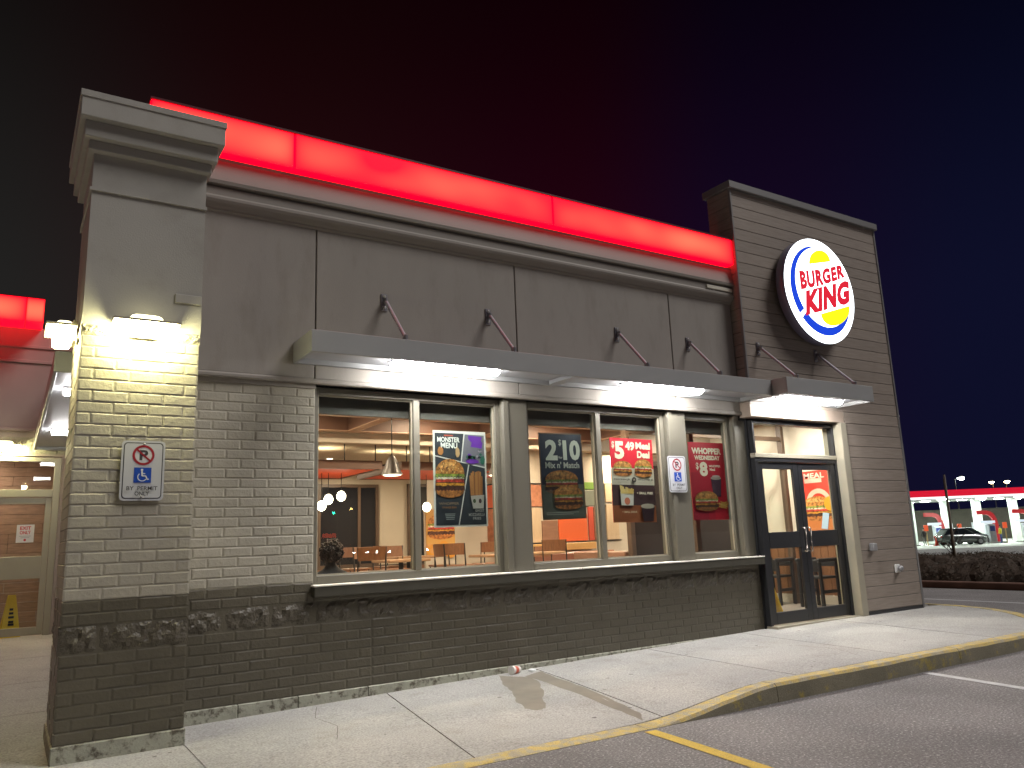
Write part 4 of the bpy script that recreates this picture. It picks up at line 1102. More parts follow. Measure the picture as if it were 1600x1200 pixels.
p = Print(); p.text('EXIT', 0.12, 0.225, 0.15, 0.055, REDC, bold=0.03); p.text('ONLY', 0.12, 0.155, 0.15, 0.055, REDC, bold=0.03); p.rect(0.04, 0.095, 0.20, 0.105, (0.4, 0.4, 0.4)); p.rect(0.06, 0.07, 0.18, 0.08, (0.4, 0.4, 0.4)); p.ell(0.12, 0.04, 0.018, 0.018, REDC)
p.build(t, (0.105, yd + 0.0295, 1.645))
M_plank = mat('plank_wall', (0.30, 0.185, 0.135), 0.5, var=0.25, vscale=5, stretch=(1.2, 1, 8), bump=0.2, bscale=20, bdist=0.002)
lobby = bpy.data.objects.new('lobby_wall', None); link(lobby); lobby['kind'] = 'structure'
for k in range(18):
    x0 = -3.0
    while x0 < 0.84:
        l = random.choice((0.9, 1.3, 1.7)); x1 = min(x0 + l, 0.845)
        part('plank', MB().cbox(x0 + 0.002, x1 - 0.002, 16.35, 16.38, 0.16 + 0.166 * k + 0.002, 0.16 + 0.166 * (k + 1) - 0.002, 0.003), M_plank, lobby); x0 = x1
struct('lobby_side_wall', MB().box(0.85, 0.9, YV + 0.2, 16.6, 0.15, 3.3), mat('lobby_paint', (0.45, 0.36, 0.28), 0.7))
struct('lobby_floor', MB().box(-3.2, 0.9, YV, 16.6, 0.10, 0.165), mat('lobby_tile', (0.35, 0.3, 0.26), 0.4))
struct('lobby_ceiling', MB().box(-3.2, 0.9, YV + 0.2, 16.6, 3.2, 3.3), mat('lobby_paint', (0.45, 0.36, 0.28), 0.7))

M_wet = mat('wet_floor_yellow', (0.72, 0.50, 0.01), 0.4, var=0.03)
def wet_sign(loc, rz, label):
    t = bpy.data.objects.new('wet_floor_sign', None); link(t); tag(t, label, 'floor sign', 'yellow floor signs')
    for s in (-1, 1):
        m = MB(); n_ = [(-0.14, 0), (0.14, 0), (0.055, 0.66), (-0.055, 0.66)]
        f = lambda x, z, d: (x, s * (0.17 - 0.16 * z / 0.66) + d, z)
        m.idx([f(x, z, -0.006) for x, z in n_] + [f(x, z, 0.006) for x, z in n_], [(0, 1, 2, 3), (7, 6, 5, 4), (0, 4, 5, 1), (1, 5, 6, 2), (2, 6, 7, 3), (3, 7, 4, 0)])
        b = part('board', m, M_wet, t)
        if s < 0:
            k = MB()
            for z, w in ((0.42, 0.05), (0.36, 0.06), (0.30, 0.075), (0.23, 0.07), (0.19, 0.08)):
                k.box(-w / 2, w / 2, -0.17 + 0.16 * z / 0.66 - 0.012, -0.17 + 0.16 * z / 0.66 - 0.009, z, z + 0.035)
            part('lettering', k, flat(BLACKC), b)
    t.location = loc; t.rotation_euler = (0, 0, rz)
wet_sign((0.12, 15.35, 0.166), 0.1, 'yellow folding wet floor sign behind the side door glass')
wet_sign((9.10, 7.70, 0.166), 1.2, 'yellow folding wet floor sign just inside the entrance doors')

# ------------------------------------------------------------------ dining room
M_iwall = mat('dining_wall', (0.56, 0.49, 0.40), 0.75, var=0.05, vscale=1.5)
M_iceil = mat('dining_ceiling', (0.52, 0.44, 0.34), 0.8, var=0.04)
M_beam = mat('ceiling_beam', (0.15, 0.082, 0.058), 0.5, var=0.12, vscale=3)
M_beam_b = mat('beam_underside_lit', (0.50, 0.33, 0.23), 0.5, var=0.08)  # paler than the beam sides; bright lit underside put into the colour
M_tile = mat('floor_tile', (0.30, 0.26, 0.23), 0.35, var=0.1)
M_wood = mat('chair_wood', (0.23, 0.105, 0.05), 0.4, var=0.2, vscale=8, stretch=(6, 6, 1))
M_wood_l = mat('table_wood', (0.40, 0.24, 0.13), 0.35, var=0.15, vscale=6, stretch=(1, 6, 6))
M_dkwin = mat('night_window', (0.012, 0.013, 0.018), 0.12, var=0)
M_bronze = mat('bronze_frame', (0.10, 0.065, 0.045), 0.45, var=0.05)
M_warmwhite = mat('ivory_wall', (0.70, 0.63, 0.53), 0.7, var=0.04)

FZ = 0.16
struct('floor', MB().box(1.0, 11.5, 7.42, 17.8, 0.08, FZ), M_tile)
struct('floor_platform', MB().box(1.05, 7.5, 9.5, 17.5, FZ, 0.27), M_tile)
struct('wall_back', MB().box(1.0, 11.5, 17.6, 17.8, FZ, 3.3), M_iwall)
struct('wall_right', MB().box(11.45, 11.5, 7.45, 17.6, FZ, 3.3), M_warmwhite)
struct('wall_left', MB().box(1.0, 1.05, 7.45, 17.6, FZ, 3.3), M_iwall)
struct('ceiling', MB().box(1.0, 11.5, 7.44, 10.72, 3.27, 3.33), M_iceil)
struct('ceiling_rear', MB().box(1.05, 11.45, 10.86, 17.6, 3.02, 3.08), M_iceil)
struct('ceiling_drop', MB().box(1.05, 11.45, 10.72, 10.86, 2.86, 3.27), M_iwall)
# dark shade valance at the window head
struct('valance', MB().box(2.4, 8.2, 7.46, 7.50, 2.70, 3.27), mat('shade_fabric', (0.13, 0.115, 0.10), 0.8))
cb = thing('coffered_ceiling', 'brown coffered ceiling grid of the dining room behind the windows', 'ceiling grid', (5, 9, 3.0))
for y in (7.95, 9.27, 10.6):
    part('beam', MB().box(1.05, 8.6, y - 0.07, y + 0.07, 3.012, 3.268), M_beam, cb); part('beam_soffit', MB().box(1.05, 8.6, y - 0.075, y + 0.075, 3.0, 3.012), M_beam_b, cb)
for x in (1.9, 4.05, 6.20, 8.45):
    for a, b in ((8.02, 9.20), (9.34, 10.53)):
        part('beam', MB().box(x - 0.07, x + 0.07, a, b, 3.0125, 3.268), M_beam, cb); part('beam_soffit', MB().box(x - 0.075, x + 0.075, a, b, 3.0005, 3.0125), M_beam_b, cb)

# back wall windows, dark with the night behind them
def dark_window(x0, x1, z0, z1, label, mull=()):
    t = thing('back_window', label, 'window', ((x0 + x1) / 2, 17.6, z0), 'night windows in the back wall of the dining room')
    m = MB(); w = 0.07
    for q in ((x0, x0 + w, z0, z1), (x1 - w, x1, z0, z1), (x0 + w, x1 - w, z1 - w, z1), (x0 + w, x1 - w, z0, z0 + w)): m.box(q[0], q[1], 17.52, 17.598, q[2], q[3])
    for k in mull: m.box(k - 0.035, k + 0.035, 17.53, 17.598, z0 + w, z1 - w)
    part('frame', m, M_bronze, t); part('pane', MB().box(x0 + w, x1 - w, 17.565, 17.59, z0 + w, z1 - w), M_dkwin, t)
dark_window(4.2, 5.75, 0.9, 2.85, 'dark night window in the back wall nearest the brick pier')
dark_window(5.9, 7.38, 0.9, 2.80, 'dark night window in the back wall behind the hanging bulbs', (6.9,))
dark_window(8.15, 9.6, 0.7, 2.82, 'dark night window in the back wall behind the pendant lamp', (9.1,))
part_w = thing('wood_wainscot', 'low wood panelling along the back wall of the dining room', 'wainscot', (7, 17.5, FZ))
for i in range(26):
    a = 4.2 + 0.28 * i
    part('board', MB().cbox(a + 0.003, a + 0.277, 17.50, 17.518 if a < 7.4 else 17.518, FZ, 0.88, 0.003), M_wood, part_w)
part('rail', MB().box(4.2, 11.4, 17.49, 17.519, 0.88, 0.93), M_bronze, part_w)

# hanging raceway frames with orange underside
M_orange = mat('orange_panel', (0.80, 0.10, 0.03), 0.5, var=0.04)
def raceway(x0, x1, y0, y1, z, label):
    t = thing('hanging_frame', label, 'ceiling frame', ((x0 + x1) / 2, (y0 + y1) / 2, z), 'hanging wooden frames with orange underside')
    m = MB(); m.box(x0, x1, y0, y0 + 0.05, z, z + 0.13); m.box(x0, x1, y1 - 0.05, y1, z, z + 0.13); m.box(x0, x0 + 0.05, y0 + 0.05, y1 - 0.05, z, z + 0.13); m.box(x1 - 0.05, x1, y0 + 0.05, y1 - 0.05, z, z + 0.13)
    part('rim', m, M_beam, t); part('bounce_cover', MB().box(x0 + 0.05, x1 - 0.05, y0 + 0.05, y1 - 0.05, z + 0.031, z + 0.05), M_iceil, t); part('underside', MB().box(x0 + 0.05, x1 - 0.05, y0 + 0.05, y1 - 0.05, z + 0.01, z + 0.03), M_orange, t)  # pale cover added unseen on top, keeps orange bounce off the ceiling
    for i in range(5):
        xx = x0 + 0.1 + (x1 - x0 - 0.2) * i / 4
        part('hanger', MB().tube([(xx, y0 + 0.03, z + 0.13), (xx, y0 + 0.03, 3.02)], 0.009, 6), M_black, t)
    for i in range(3):
        xx = x0 + 0.35 + (x1 - x0 - 0.7) * i / 2
        part('uplight_stem', MB().tube([(xx, y1 - 0.3, z + 0.05), (xx, y1 - 0.3, z + 0.2)], 0.012, 6), M_black, t)
        part('uplight_dish', MB().lathe([(0.02, 0.0), (0.11, 0.03), (0.115, 0.045)], (xx, y1 - 0.3, z + 0.19), 14), M_black, t)
        ld = bpy.data.lights.new('uplight', 'SPOT'); ld.energy = 30; ld.color = (1.0, 0.78, 0.5); ld.spot_size = R(150); ld.spot_blend = 0.5; ld.shadow_soft_size = 0.08
        lo = bpy.data.objects.new('uplight', ld); lo.matrix_basis = Matrix.Translation((xx, y1 - 0.3, z + 0.245)) @ Matrix.Rotation(math.pi, 4, 'X'); link(lo, t)
raceway(2.6, 4.78, 11.2, 13.0, 2.53, 'hanging wooden frame with orange underside nearest the brick pier')
raceway(5.15, 7.0, 11.3, 13.2, 2.54, 'hanging wooden frame with orange underside behind the burger poster')

# pendant lamps
def pendant(loc, ztop, label, power=10):
    t = thing('pendant_lamp', label, 'pendant lamp', loc, 'grey bell pendant lamps')
    x, y, z = loc
    part('shade', MB().lathe([(0.135, 0.0), (0.13, 0.02), (0.095, 0.09), (0.075, 0.17), (0.045, 0.22), (0.02, 0.25)], loc, 20), mat('pendant_grey', (0.055, 0.045, 0.04), 0.4, metal=0.2, var=0), t)
    part('cord', MB().tube([(x, y, z + 0.25), (x, y, ztop)], 0.007, 6), M_black, t)
    part('bulb_disc', MB().lathe([(0.10, -0.012), (0.12, -0.004)], loc, 16), lit('pendant_glow', (1.0, 0.85, 0.62), 5.0), t)
    ld = bpy.data.lights.new('pendant_light', 'POINT'); ld.energy = power; ld.color = (1.0, 0.72, 0.45); ld.shadow_soft_size = 0.08
    lo = bpy.data.objects.new('pendant_light', ld); lo.location = (x, y, z - 0.12); link(lo, t)
pendant((4.09, 9.27, 2.27), 3.0, 'grey bell pendant lamp seen between the first two window mullions')
pendant((5.67, 9.27, 2.285), 3.0, 'grey bell pendant lamp seen between the burger poster and a window post')
def globe(loc, label):
    t = thing('globe_bulb', label, 'bulb', loc, 'bare globe bulbs hanging in a cluster')
    part('glass_globe', MB().lathe([(0.02, 0.085), (0.05, 0.065), (0.072, 0.02), (0.07, -0.02), (0.05, -0.055), (0.015, -0.075)], loc, 14), lit('globe_glow', (1.0, 0.85, 0.62), 11.0), t)
    part('cord', MB().tube([(loc[0], loc[1], loc[2] + 0.085), (loc[0], loc[1], 2.62)], 0.006, 6), M_black, t)
globe((4.10, 12.0, 2.02), 'bare globe bulb, lowest of the three hanging by the first window')
globe((4.21, 12.0, 2.12), 'bare globe bulb, middle one of the three hanging by the first window')
globe((4.42, 12.0, 2.17), 'bare globe bulb, highest of the three hanging by the first window')
globe((6.02, 12.2, 1.99), 'bare globe bulb hanging alone beside the food mural')

def downlight(x, y, z, power, lc=(1.0, 0.78, 0.55), label=''):
    t = thing('downlight', label, 'ceiling light', (x, y, z), 'recessed ceiling lights')
    part('trim_ring', MB().lathe([(0.085, 0), (0.085, -0.006), (0.065, -0.008)], (x, y, z), 16), M_white, t)
    part('lens', MB().lathe([(0.06, -0.009), (0.05, -0.010)], (x, y, z), 16), lit('downlight_glow', (1.0, 0.86, 0.66), 9.0), t)
    ld = bpy.data.lights.new('downlight_lamp', 'AREA'); ld.shape = 'DISK'; ld.size = 0.14; ld.energy = power; ld.color = lc
    lo = bpy.data.objects.new('downlight_lamp', ld); lo.location = (x, y, z - 0.03); link(lo, t)
ORD = ('first', 'second', 'third', 'fourth')
for row, y in (('coffer row nearest the windows', 8.6), ('second coffer row from the windows', 9.95)):
    for k, x in enumerate((2.95, 5.1, 7.3)): downlight(x, y, 3.269, 55, label='small recessed ceiling light, %s from the pier in the %s' % (ORD[k], row))
for x, y, w_ in ((3.2, 12.2, 'above the hanging frame nearest the pier'), (5.0, 14.2, 'between the two hanging frames and the back windows'), (7.6, 11.6, 'above the corner of the panel partition'), (8.4, 14.2, 'above the ivory room behind the partition'), (10.2, 12.0, 'near the far end of the panel partition'), (6.4, 16.4, 'close to the back wall behind the food mural'), (9.6, 16.2, 'close to the back wall near the entrance side'), (3.4, 16.0, 'close to the back wall near the pier side')):
    downlight(x, y, 3.019, 68, label='small recessed ceiling light ' + w_)
for x, y, w_ in ((9.2, 8.3, 'just inside the entrance doors'), (10.6, 8.2, 'above the black high chairs'), (10.4, 9.8, 'behind the vestibule partition')):
    downlight(x, y, 3.269, 68, (1.0, 0.88, 0.74), 'small recessed ceiling light ' + w_)
downlight(-0.6, 15.6, 3.199, 40, label='small recessed ceiling light behind the side door')

# decor partition with coloured panels, ledge and booth
YPN = 12.2
dp = thing('panel_partition', 'partition of orange, green, brick and wood panels behind the middle windows', 'partition', (9, YPN, FZ))
part('core', MB().box(7.62, 10.9, YPN + 0.02, YPN + 0.1, FZ, 3.02), M_iwall, dp)
M_pbrick = mat('panel_brick', (0.42, 0.17, 0.09), 0.7, var=0.3, vscale=14)
M_green = mat('panel_green', (0.20, 0.36, 0.06), 0.5, var=0.03); M_or2 = mat('panel_orange', (0.72, 0.13, 0.035), 0.5, var=0.03)
M_pw = mat('panel_wood_pale', (0.56, 0.42, 0.28), 0.5, var=0.1, stretch=(6, 1, 1)); M_pb = mat('panel_wood_brown', (0.26, 0.135, 0.085), 0.5, var=0.15, stretch=(1, 1, 6))
for x0, x1, z0, z1, mt in ((7.70, 8.50, 1.98, 2.38, M_pbrick), (7.70, 7.98, 1.70, 1.96, M_green), (8.0, 8.38, 1.32, 1.96, M_pw), (7.70, 7.98, 1.32, 1.68, mat('panel_rust', (0.40, 0.10, 0.05), 0.5)), (8.40, 8.76, 1.32, 1.72, M_pb), (8.78, 9.46, 1.32, 1.82, M_or2), (8.52, 9.30, 1.98, 2.42, M_pw), (9.32, 9.9, 2.30, 2.44, M_green), (9.32, 9.9, 1.98, 2.28, mat('panel_grey', (0.20, 0.21, 0.16), 0.5)), (9.50, 9.62, 1.32, 1.96, mat('panel_red', (0.5, 0.07, 0.035), 0.5)), (9.64, 9.86, 1.32, 1.96, M_pb), (9.95, 10.25, 1.32, 2.0, M_pw), (9.95, 10.25, 2.05, 2.4, M_pw)):
    part('panel', MB().cbox(x0, x1, YPN - 0.012, YPN + 0.019, z0, z1, 0.004), mt, dp)
m = MB()
for z in (1.295, 1.965, 2.40): m.box(7.62, 10.3, YPN - 0.004, YPN + 0.019, z, z + 0.016)
part('steel_strip', m, M_black, dp)
part('ledge', MB().cbox(7.62, 9.55, YPN - 0.14, YPN + 0.018, 1.16, 1.29, 0.006), mat('ledge_oak', (0.60, 0.34, 0.12), 0.4, var=0.1), dp)
bo = thing('booth_bench', 'brown booth bench below the panel partition', 'bench', (8.6, 11.7, FZ))
part('backrest', MB().cbox(7.7, 9.9, 11.92, 12.04, 0.6, 1.13, 0.03), mat('booth_vinyl', (0.22, 0.085, 0.05), 0.4, var=0.1), bo)
part('seat', MB().cbox(7.7, 9.9, 11.5, 11.92, 0.45, 0.6, 0.03), mat('booth_vinyl', (0.2, 0.08, 0.05)), bo)
part('plinth', MB().box(7.72, 9.88, 11.55, 12.0, FZ, 0.45), M_bronze, bo)

# ivory return wall with narrow framed strip and a food mural
struct('wall_partition', MB().box(7.5, 7.62, 12.22, 15.2, FZ, 3.02), M_warmwhite)
struct('wall_partition', MB().box(7.62, 11.4, 15.1, 15.2, FZ, 3.02), M_warmwhite)
t = thing('framed_strip', 'tall narrow frame of red and brick panels on the ivory wall', 'wall frame', (7.45, 12.6, 1.3))
part('frame', MB().box(7.46, 7.498, 12.30, 12.62, 1.28, 2.42), M_black, t)
part('red_panel', MB().box(7.445, 7.459, 12.33, 12.59, 1.98, 2.39), M_or2, t); part('brick_panel', MB().box(7.445, 7.459, 12.33, 12.59, 1.31, 1.96), M_pbrick, t)
struct('mural_wall', MB().box(6.35, 6.95, 12.94, 13.0, FZ, 2.0), M_iwall)
t = thing('food_mural', 'food photo mural of burger and onion rings inside the dining room', 'mural', (6.4, 12.9, 1.1))
part('sheet', MB().box(6.36, 6.94, 12.92, 12.935, 1.15, 1.98), flat((0.62, 0.36, 0.10)), t)
p = Print(); p.rect(0, 0.0, 0.58, 0.22, (0.66, 0.34, 0.12)); burger(p, 0.30, 0.52, 0.56, 0.5, 1.2)
for u, v in ((0.12, 0.10), (0.34, 0.16), (0.48, 0.07)): p.ring(u, v, 0.05, 0.11, (0.70, 0.33, 0.05), 18)
p.build(t, (6.36, 12.9195, 1.15))

# high tables and chairs
def build_chair(loc, rz, label):
    t = bpy.data.objects.new('bar_chair', None); t.empty_display_size = 0.2; link(t); tag(t, label, 'chair', 'wood and metal bar chairs in the dining room')
    part('seat', MB().cbox(-0.20, 0.20, -0.20, 0.20, 0.72, 0.75, 0.01), M_wood, t)
    m = MB(); n_ = 6
    F = []
    for i in range(n_ + 1):
        x = -0.2 + 0.4 * i / n_; y = 0.205 + 0.035 * (1 - (2 * i / n_ - 1) ** 2)
        F.append(((x * 0.9, y, 0.93), (x * 0.9, y + 0.025, 1.10)))
    for a, b in zip(F[:-1], F[1:]):
        m.face([a[0], b[0], b[1], a[1]]); m.face([tuple(Vector(q) + Vector((0, 0.018, 0))) for q in (a[1], b[1], b[0], a[0])])
        m.face([a[1], b[1], tuple(Vector(b[1]) + Vector((0, 0.018, 0))), tuple(Vector(a[1]) + Vector((0, 0.018, 0)))])
    part('backrest', m, M_wood, t)
    for sx in (-1, 1):
        part('leg', MB().tube([(sx * 0.17, -0.17, 0.72), (sx * 0.21, -0.21, 0)], 0.012, 6), M_black, t)
        part('leg', MB().tube([(sx * 0.18, 0.235, 1.10), (sx * 0.18, 0.20, 0.74), (sx * 0.22, 0.24, 0)], 0.012, 6), M_black, t)
    m = MB(); z = 0.30; q = [(-0.2, -0.195, z), (0.2, -0.195, z), (0.205, 0.22, z), (-0.205, 0.22, z), (-0.2, -0.195, z)]
    m.tube(q, 0.009, 6); part('footrest', m, M_black, t)
    t.location = loc; t.rotation_euler = (0, 0, rz)
    return t
PZ = 0.27
ch = build_chair((4.62, 11.2, PZ), 0.3, 'wooden bar chair beside the person with curly hair')
note_kids(ch)
for x, y, rz, l in ((5.15, 11.6, -0.2, 'wooden bar chair just beyond the one beside the person'), (5.35, 10.0, 1.5, 'wooden bar chair with its back towards the window mullion'), (6.3, 12.2, 2.9, 'wooden bar chair under the hanging frame'), (5.75, 13.2, 0.4, 'wooden bar chair near the back wall window'), (7.0, 11.6, -0.5, 'wooden bar chair in front of the food mural'), (6.75, 10.5, 1.9, 'wooden bar chair left of the table with the paper cups'), (7.55, 11.2, -1.2, 'wooden bar chair below the ivory wall'), (7.2, 10.1, 2.4, 'wooden bar chair nearest the first window post'), (4.1, 10.0, 2.8, 'wooden bar chair low beside the window sill near the person'), (6.0, 11.0, 2.2, 'wooden bar chair seen between the mullion and the food mural'), (6.5, 11.75, 0.2, 'wooden bar chair just behind the long table'), (5.0, 12.9, 0.1, 'wooden bar chair behind the three globe bulbs'), (7.05, 12.0, 3.0, 'wooden bar chair standing against the ivory wall corner')):
    copy_tree(ch, (x, y, PZ if x < 7.45 else FZ), rz, l)
def high_table(x, y, w, d, label, zt=1.02):
    t = thing('high_table', label, 'table', (x, y, FZ), 'wooden tables in the dining room')
    part('tabletop', MB().cbox(x - w / 2, x + w / 2, y - d / 2, y + d / 2, zt + FZ - 0.04, zt + FZ, 0.008), M_wood_l, t)
    part('pedestal', MB().tube([(x, y, FZ), (x, y, zt + FZ - 0.04)], 0.035, 10), M_black, t); part('foot', MB().lathe([(0.25, 0), (0.25, 0.012), (0.05, 0.03)], (x, y, FZ), 18), M_black, t)
high_table(4.85, 10.7, 0.65, 0.65, 'square wooden table among the chairs behind the person')
high_table(5.9, 12.7, 0.7, 0.7, 'square wooden table near the back wall of the dining room')
high_table(7.0, 10.9, 1.5, 0.6, 'long wooden table below the burger poster')
high_table(4.0, 9.0, 0.8, 0.55, 'low pale table just inside the first window', 0.80)
high_table(5.75, 8.6, 1.1, 0.6, 'low pale table just inside the second pane', 0.84)
high_table(6.9, 8.5, 0.9, 0.6, 'low pale table just inside the middle window', 0.84)

t = thing('exit_box', 'small red lit box high on the ivory wall corner', 'exit sign', (7.3, 12.4, 2.5))
part('box', MB().cbox(7.28, 7.48, 12.30, 12.36, 2.52, 2.68, 0.01), lit('exit_red', (0.5, 0.02, 0.02), 0.6), t)
# red paper cups on the long table
for x, l in ((6.72, 'red paper cup on the long table, the one nearer the pier'), (7.25, 'red paper cup on the long table, the one nearer the entrance')):
    t = thing('paper_cup', l, 'cup', (x, 10.9, 1.18), 'red paper cups')
    part('cup_body', MB().lathe([(0.03, 0), (0.042, 0.10)], (x, 10.9, 1.18), 14), flat((0.6, 0.02, 0.05)), t); part('lid', MB().lathe([(0.045, 0.10), (0.045, 0.11), (0.03, 0.118)], (x, 10.9, 1.18), 14), flat((0.7, 0.05, 0.08)), t)

# vestibule frames behind the entrance
vf = thing('vestibule_partition', 'brown framed glass vestibule partition behind the entrance doors', 'partition', (8.6, 8.4, FZ))
m = MB()
for x, y in ((7.75, 8.95), (8.95, 8.95), (10.3, 8.95), (11.3, 8.95)): m.cbox(x - 0.04, x + 0.04, y - 0.05, y + 0.05, FZ, 3.27, 0.004)
m.box(7.79, 11.26, 8.92, 8.98, 2.42, 2.50); m.box(7.79, 11.26, 8.92, 8.98, 2.9, 2.97)
part('frame', m, M_bronze, vf)
part('pane', MB().box(10.34, 11.26, 8.945, 8.952, FZ, 2.42), M_glass_d, vf)
part('side_frame', MB().cbox(7.72, 7.80, 7.6, 7.7, FZ, 3.2, 0.004), M_bronze, vf)
part('dim_view_panel', MB().box(7.79, 10.26, 8.935, 8.945, FZ, 2.42), mat('dim_view_dark', (0.05, 0.04, 0.036), 0.12, var=0.1), vf)  # opaque panel added; dim vestibule view put into its dark colour
part('side_rail', MB().box(7.74, 7.78, 7.7, 8.9, 2.42, 2.50), M_bronze, vf)
part('counter_block', MB().cbox(7.9, 8.3, 9.3, 10.6, FZ, 1.15, 0.01), M_pb, vf)
# right wall: wainscot, posters, notices and stacked high chairs
wn = thing('wood_wainscot', 'upright wood panelling on the right wall behind the entrance doors', 'wainscot', (11.43, 9, FZ))
for i in range(30):
    a = 7.6 + 0.145 * i
    part('board', MB().cbox(11.425, 11.448, a + 0.003, a + 0.142, FZ, 1.10, 0.003), M_wood, wn)
part('rail', MB().box(11.41, 11.449, 7.6, 11.95, 1.10, 1.14), M_pb, wn)
part('skirting', MB().box(11.415, 11.4245, 7.6, 11.95, FZ, 0.30), M_warmwhite, wn)
t = thing('wall_poster', 'red and orange food poster on the wall behind the entrance door', 'poster', (11.43, 8.42, 1.3))
part('sheet', MB().box(11.43, 11.448, 8.02, 8.80, 1.28, 2.34), flat((0.62, 0.05, 0.03)), t)
p = Print(); p.rect(0, 0, 0.78, 0.45, (0.60, 0.20, 0.06)); p.ring(0.4, 0.52, 0.16, 0.24, (0.66, 0.52, 0.40)); burger(p, 0.36, 0.42, 0.62, 0.44, 1.2); p.ell(0.62, 0.5, 0.12, 0.12, (0.7, 0.38, 0.03)); p.rect(0.16, 0.86, 0.5, 0.93, (0.7, 0.45, 0.35)); p.poly([(0.4, 0.1), (0.52, 0.08), (0.58, 0.34), (0.46, 0.36)], (0.45, 0.6, 0.75)); p.text('MEAL', 0.36, 0.98, 0.4, 0.09, (0.72, 0.55, 0.45), bold=0.03)
# turn the print to face -x
p.mb.v = [(11.4295 + y, 8.80 - x, 1.28 + z) for x, y, z in p.mb.v]
part('print', p.mb, p.mats, t)
t = thing('wall_notice', 'pale green notice sheet on the wall behind the entrance door', 'notice', (11.43, 9.9, 1.4))
part('paper', MB().box(11.435, 11.448, 9.62, 10.02, 1.42, 1.98), flat((0.33, 0.50, 0.44)), t)
m = MB()
for k in range(8): m.box(11.4325, 11.4345, 9.67, 9.97, 1.47 + 0.06 * k, 1.495 + 0.06 * k)
part('print_lines', m, flat((0.09, 0.16, 0.15)), t)
def high_chair(loc, rz, label):
    t = bpy.data.objects.new('high_chair', None); link(t); tag(t, label, 'high chair', 'black child high chairs by the entrance')
    for sx in (-1, 1):
        for sy in (-1, 1): part('leg', MB().cbox(sx * 0.21 - 0.025, sx * 0.21 + 0.025, sy * 0.19 - 0.025, sy * 0.19 + 0.025, 0, 0.70, 0.008), M_black, t)
        part('arm', MB().cbox(sx * 0.22 - 0.03, sx * 0.22 + 0.03, -0.23, 0.23, 0.70, 0.76, 0.012), M_black, t)
        part('stretcher', MB().cbox(sx * 0.21 - 0.012, sx * 0.21 + 0.012, -0.165, 0.165, 0.22, 0.27, 0.004), M_black, t)
    part('seat', MB().cbox(-0.19, 0.19, -0.18, 0.2, 0.44, 0.48, 0.01), M_black, t)
    part('backrest', MB().cbox(-0.19, 0.19, 0.17, 0.20, 0.55, 0.74, 0.01), M_black, t); part('front_bar', MB().cbox(-0.19, 0.19, -0.21, -0.18, 0.62, 0.70, 0.01), M_black, t)
    t.location = loc; t.rotation_euler = (0, 0, rz)
high_chair((11.0, 8.25, FZ), 1.5, 'black high chair behind the entrance door nearest the wood tower')
high_chair((11.0, 9.1, FZ), 1.6, 'black high chair behind the entrance door nearest the windows')
high_chair((11.0, 9.9, FZ), 1.5, 'black high chair farthest inside behind the entrance doors')

# ------------------------------------------------------------------ people
def skin_body(name, joints, bones, mt, parent=None, sub=2):
    me = bpy.data.meshes.new(name)
    me.from_pydata([j[0] for j in joints], bones, [])
    ob = bpy.data.objects.new(name, me); COL.objects.link(ob)
    md = ob.modifiers.new('skin', 'SKIN'); md.use_smooth_shade = True
    for i, j in enumerate(joints):
        r = j[1] if isinstance(j[1], tuple) else (j[1], j[1])
        me.skin_vertices[0].data[i].radius = r
        me.skin_vertices[0].data[i].use_root = (i == 0)
    s = ob.modifiers.new('sub', 'SUBSURF'); s.levels = sub; s.render_levels = sub
    dg = bpy.context.evaluated_depsgraph_get(); dg.update()
    out = bpy.data.meshes.new_from_object(ob.evaluated_get(dg)); out.name = name
    bpy.data.objects.remove(ob); bpy.data.meshes.remove(me)
    return out
def place_mesh(name, me, mt, parent):
    me.materials.clear(); me.materials.append(mt)
    o = bpy.data.objects.new(name, me); return link(o, parent)
# seated person near the first window, back to the glass
px, py = 2.98, 8.40
t = thing('person', 'seated person with dark curly hair and dark jacket behind the first window', 'person', (px, py, FZ))
sz = FZ + 0.44
J = [((px, py, sz + 0.05), (0.17, 0.13)), ((px, py + 0.01, sz + 0.28), (0.16, 0.11)), ((px, py, sz + 0.48), (0.18, 0.11)), ((px, py, sz + 0.58), (0.055, 0.055)), ((px, py + 0.01, sz + 0.66), (0.055, 0.06)), ((px, py + 0.015, sz + 0.74), (0.08, 0.095)), ((px, py + 0.005, sz + 0.83), (0.075, 0.09)),
     ((px - 0.2, py, sz + 0.46), 0.065), ((px - 0.25, py + 0.06, sz + 0.2), 0.05), ((px - 0.14, py + 0.3, sz + 0.16), 0.038), ((px - 0.08, py + 0.38, sz + 0.17), 0.035),
     ((px + 0.2, py, sz + 0.46), 0.065), ((px + 0.25, py + 0.06, sz + 0.2), 0.05), ((px + 0.14, py + 0.3, sz + 0.16), 0.038), ((px + 0.08, py + 0.38, sz + 0.17), 0.035),
     ((px - 0.10, py + 0.04, sz + 0.02), 0.085), ((px - 0.12, py + 0.44, sz + 0.03), 0.065), ((px - 0.12, py + 0.46, FZ + 0.08), 0.045), ((px - 0.12, py + 0.58, FZ + 0.04), 0.04),
     ((px + 0.10, py + 0.04, sz + 0.02), 0.085), ((px + 0.12, py + 0.44, sz + 0.03), 0.065), ((px + 0.12, py + 0.46, FZ + 0.08), 0.045), ((px + 0.12, py + 0.58, FZ + 0.04), 0.04)]
Bn = [(0, 1), (1, 2), (2, 3), (3, 4), (4, 5), (5, 6), (2, 7), (7, 8), (8, 9), (9, 10), (2, 11), (11, 12), (12, 13), (13, 14), (0, 15), (15, 16), (16, 17), (17, 18), (0, 19), (19, 20), (20, 21), (21, 22)]
